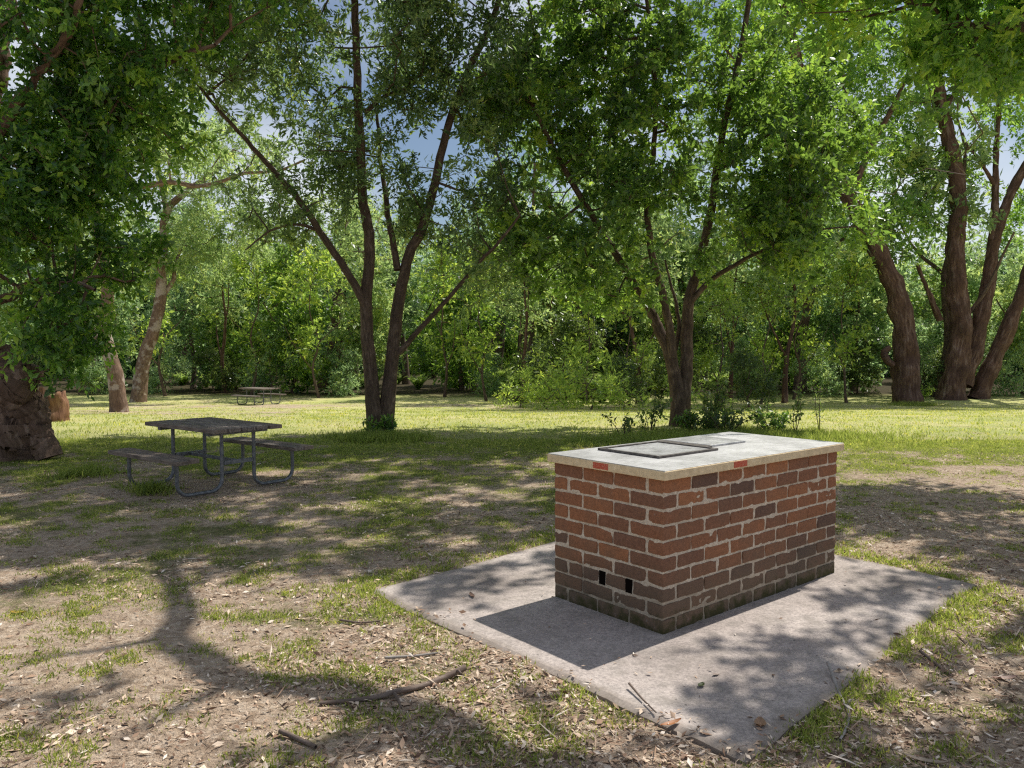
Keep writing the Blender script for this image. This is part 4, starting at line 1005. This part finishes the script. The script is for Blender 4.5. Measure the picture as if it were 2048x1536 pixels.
weed(1845, 800, .9, 508, 'bright sprouting shrub between the two reddish trunks', 8, .13, mat='leaf_yellow', spread=.7)
weed(770, 872, .32, 509, 'green weeds around the foot of the twin stemmed tree', 12, .11, mat='leaf_mid', spread=.5)

# ------------------------------------------------------------------ grass
r = np.random.default_rng(901)
def blades(n_t, xr, yfun, per, hgt, wid, thr, seed, spread=.05, minh=.5, power=1.0):
    r = np.random.default_rng(seed)
    y = yfun(r, n_t); x = r.uniform(-1, 1, n_t) * (0.70 * y + 1.0)
    g = grassiness(x, y)
    nr = 1 - sstep(7.5, 12, y)
    g = g * (1 - .7 * nr) + nr * (.19 + (fbm(x * 4.5, y * 4.5, seed=85, oct=3) - .5) * 1.7)
    k = (r.random(n_t) < np.clip((g - thr) * 2.2, 0, 1)) & (in_pad(x, y) < -0.01)
    x, y, g = x[k], y[k], g[k]
    X = np.repeat(x, per) + r.normal(size=len(x) * per) * spread; Y = np.repeat(y, per) + r.normal(size=len(x) * per) * spread
    k = in_pad(X, Y) < 0.03; X, Y = X[k], Y[k]
    ct = np.repeat(r.normal(size=len(x)) * .2, per)[k]
    hh = np.repeat(r.uniform(minh, 1.3, len(x)) * (0.6 + 0.6 * g), per)[k] * hgt
    P = np.stack([X, Y, gz(X, Y) - .004], 1)
    D = r.normal(size=P.shape) * .55; D[:, 2] = 1.0
    Nn = r.normal(size=P.shape); Nn[:, 2] *= .2
    LL = hh * r.uniform(.5, 1.25, len(P))
    V, F = leaf_quads(P, D, Nn, LL, np.minimum(LL * .3, wid), .05, belly=.35)
    dry = sstep(11, 17, Y) * .22
    return V, F, np.clip(.42 + ct + dry + r.normal(size=len(P)) * .16, 0.02, .98)
V, F, T = blades(95000, 0, lambda r, n: 2.6 + 11 * r.random(n) ** 0.85, 8, .034, .0065, .14, 911, spread=.024)
V2, F2, T2 = blades(15000, 0, lambda r, n: 12.5 + 24 * r.random(n) ** 1.1, 6, .05, .02, .2, 912, spread=.09)
# fringe against the concrete
pe = []
for i in range(4):
    a, b2 = PAD[i], PAD[(i + 1) % 4]
    s = r.random(420 if i in (0, 3) else 260)
    pe.append(a + (b2 - a) * s[:, None])
pe = np.concatenate(pe); nz = fbm(pe[:, 0] * 2.2, pe[:, 1] * 2.2, seed=77)
pe = pe[(nz > .5)]
cen = PAD.mean(0); pe = pe + norm(pe - cen) * (np.abs(r.normal(size=(len(pe), 1))) * .16 - .02)
Pq = np.repeat(pe, 9, 0) + r.normal(size=(len(pe) * 9, 2)) * .035
P3 = np.column_stack([Pq, gz(Pq[:, 0], Pq[:, 1]) - .004]); D = r.normal(size=P3.shape) * .6; D[:, 2] = 1
LL = r.uniform(.02, .055, len(P3)); V3, F3 = leaf_quads(P3, D, r.normal(size=P3.shape), LL, .008, .05, .35)
T3 = np.clip(r.normal(.5, .18, len(P3)), .02, .98)
# ranker grass behind the barbecue and at the tree feet
bl = []
for (px, py, sx, sy, nn, h) in ((1500, 872, 2.4, 1.2, 1900, .12), (1300, 885, 1.6, .8, 700, .09), (765, 880, .8, .5, 500, .16), (1830, 812, 1.2, .7, 260, .22), (170, 950, .35, .3, 120, .14), (300, 985, .25, .2, 60, .16)):
    b, d = base_at(px, py)
    q = np.column_stack([b[0] + r.normal(size=nn) * sx * .5, b[1] + r.normal(size=nn) * sy * .5])
    bl.append(np.column_stack([np.repeat(q, 7, 0), np.full(nn * 7, h)]))
bl = np.concatenate(bl); bl[:, :2] += r.normal(size=(len(bl), 2)) * .05
bl = bl[in_pad(bl[:, 0], bl[:, 1]) < -.02]
P4 = np.column_stack([bl[:, :2], gz(bl[:, 0], bl[:, 1]) - .005]); D = r.normal(size=P4.shape) * .5; D[:, 2] = 1
LL = bl[:, 2] * r.uniform(.4, 1.3, len(P4)); V4, F4 = leaf_quads(P4, D, r.normal(size=P4.shape), LL, .012, .06, .35); T4 = np.clip(r.normal(.34, .17, len(P4)), .02, .98)
Vs, Fs, Ts, n0 = [], [], [], 0
for v, f, tt in ((V, F, T), (V2, F2, T2), (V3, F3, T3), (V4, F4, T4)):
    Vs.append(v); Fs.append(f + n0); Ts.append(tt); n0 += len(v)
tag(link('grass', make_mesh('grass', np.concatenate(Vs), np.concatenate(Fs), False, fattrs={'tint': np.concatenate(Ts)}), M['grass']), 'thin green and straw coloured grass growing in patches', kind='stuff')

# ------------------------------------------------------------------ leaf litter
t = NT('dead_leaf'); ti = t.attr('tint')
c = t.ramp(ti, [(0.0, (0.11, 0.065, 0.042)), (0.25, (0.32, 0.19, 0.12)), (0.5, (0.57, 0.41, 0.285)), (0.75, (0.72, 0.57, 0.43)), (1.0, (0.80, 0.69, 0.58))])
M['litter'] = t.done(t.principled(c, 0.7, spec=0.3))
nL = 150000
y = 2.5 + 9.5 * r.random(nL) ** 1.35; x = r.uniform(-1, 1, nL) * (0.70 * y + .8)
dens = 0.10 + 0.38 * sstep(.48, .62, fbm(x * .9, y * .9, seed=41)) + 0.35 * np.exp(-((in_pad(x, y) + .3) / .35) ** 2) + 0.55 * np.exp(-(((x - .1) / 1.0) ** 2 + ((y - 3.4) / .8) ** 2)) + 0.5 * sstep(1.8, 3.5, x) * (1 - sstep(7, 10, y))
e = in_pad(x, y)
k = (r.random(nL) < dens) & ((e < -.01) | ((e > 0) & (r.random(nL) < .01)) | ((e > 0) & (r.random(nL) < .5 * np.exp(-e / .07) * sstep(.42, .6, fbm(x * 2, y * 2, seed=43)))))
x, y, e = x[k], y[k], e[k]
z = np.where(e > 0, PADZ + .004, gz(x, y)) + r.uniform(.001, .012, len(x))
P = np.column_stack([x, y, z]); a = r.random(len(x)) * 6.28
D = np.column_stack([np.cos(a), np.sin(a), r.normal(size=len(x)) * .26]); Nn = r.normal(size=P.shape) * .5; Nn[:, 2] = 1
LL = r.uniform(.016, .05, len(x)) * np.exp(np.clip(r.normal(size=len(x)) * .3, -.7, .4)) * .85; rat = r.uniform(.16, .5, len(x)); tw = (r.random(len(x)) < .10) & (e < -.05); LL = np.where(tw, LL * 2.6, LL); rat = np.where(tw, .05, rat)
V, F = leaf_quads(P, D, Nn, LL, LL * rat, r.uniform(-.03, .06, len(x)), .5)
tag(link('leaf_litter', make_mesh('leaf_litter', V, F, False, fattrs={'tint': np.clip(r.normal(.42, .32, len(x)), 0, 1)}), M['litter']), 'dry tan and grey fallen leaves strewn over the dirt', kind='stuff')

# ------------------------------------------------------------------ sticks and single leaves
M['stick'] = bark_mat('stick_bark', (0.10, 0.07, 0.055), (0.24, 0.18, 0.145), (0.42, 0.35, 0.29), 1.6, bumpd=.004)
M['stick_pale'] = bark_mat('pale_stick', (0.25, 0.22, 0.19), (0.42, 0.38, 0.34), (0.55, 0.51, 0.47), 1.6, bumpd=.004)
def stick(label, px_pts, r0, r1, mat, side=(), lift=.012):
    pts = []
    for p in px_pts:
        b, d = base_at(*p[:2]); zz = max(b[2], PADZ if in_pad(b[0], b[1]) > 0 else -9)
        pts.append(np.array([b[0], b[1], zz + lift + (p[2] if len(p) > 2 else 0)]))
    P = catmull(pts, 16); o0 = P[0].copy()
    parts = [tube(P - o0, np.linspace(r0, r1, 16), 8, .15, 20, 3)]
    for i, dv, L in side:
        q = P[i]; parts.append(tube(np.array([q, q + np.array(dv) * L * .5 + (0, 0, .01), q + np.array(dv) * L]) - o0, np.array([r1, r1 * .8, r1 * .4]), 6, seed=5))
    V, F, B = join(parts)
    o = link('fallen_stick', make_mesh('fallen_stick', V, F, True, {'bark': B}), M[mat], loc=tuple(o0))
    return tag(o, label, 'stick')
stick('long broken stick with a pale snapped knot, on the leaf litter near the slab corner', [(930, 1348, .02), (860, 1372), (795, 1392, .01), (740, 1402), (640, 1412)], .016, .009, 'stick', side=((8, (.3, -.9, .05), .2), (1, (.5, -.6, .1), .06)))
stick('pale curved twig lying along the near right edge of the concrete', [(1655, 1366, .02), (1680, 1395), (1698, 1430), (1692, 1462), (1680, 1485)], .008, .005, 'stick_pale', side=((6, (.5, .5, .1), .1),))
stick('short dark twig lying on the near left edge of the concrete', [(1258, 1408, .01), (1285, 1430), (1312, 1445)], .006, .003, 'stick')
stick('reddish short stick at the bottom edge of the dirt', [(560, 1472, .01), (600, 1485), (632, 1500)], .011, .008, 'stick')
stick('thin pale stick above the long broken stick', [(770, 1324, .01), (830, 1316), (876, 1310)], .008, .005, 'stick_pale')
stick('thin brown stick in the dirt left of the slab corner', [(680, 1247, .01), (720, 1249), (760, 1246)], .007, .005, 'stick')
stick('dark stick on the dirt just off the right edge of the concrete', [(1840, 1310, .01), (1875, 1335), (1905, 1358)], .009, .005, 'stick')
def big_leaf(label, px, py, L, Wd, rot, colr, curl=.25):
    b, d = base_at(px, py); zz = max(b[2], PADZ if in_pad(b[0], b[1]) > 0 else -9) + .004
    n, m = 9, 5; V = []
    for i in range(n):
        s = i / (n - 1)
        for j in range(m):
            q = (j / (m - 1) - .5)
            V.append((L * (s - .5), Wd * q * math.sin(math.pi * min(1, .04 + .94 * s)) ** .8, curl * L * (s - .45) ** 2 + abs(q) * Wd * .35 + .002))
    F = [[i * m + j, i * m + j + 1, (i + 1) * m + j + 1, (i + 1) * m + j] for i in range(n - 1) for j in range(m - 1)]
    t = NT('fallen_leaf_skin'); n1 = t.noise(t.obj(), 60, 4)
    mat = t.done(t.principled(t.mix(n1, colr, tuple(x * .6 for x in colr)), .55, spec=.35))
    o = link('fallen_leaf', make_mesh('fallen_leaf', V, F, True), mat, loc=(b[0], b[1], zz)); o.rotation_euler = (0, 0, rot)
    return tag(o, label, 'leaf')
big_leaf('curled orange brown leaf on the near left edge of the concrete', 1342, 1462, .11, .03, .5, (.42, .17, .06))
big_leaf('crumpled tan leaf on the concrete near its front corner', 1520, 1478, .07, .05, 1.3, (.42, .25, .14), .6)
big_leaf('pink dry leaf on the dirt at the far right', 2010, 1360, .13, .035, .1, (.52, .33, .25))
big_leaf('bright yellow leaf on the dirt at the far left', 36, 1228, .10, .04, -.1, (.55, .38, .05))
big_leaf('small green leaf lying on the open concrete', 1402, 1405, .05, .03, .9, (.08, .1, .03))
big_leaf('brown leaf on the concrete left of the barbecue shadow', 944, 1217, .09, .03, 1.9, (.28, .17, .12))
big_leaf('long pale dry leaf at the bottom right corner', 1850, 1525, .16, .03, -.5, (.5, .38, .28))
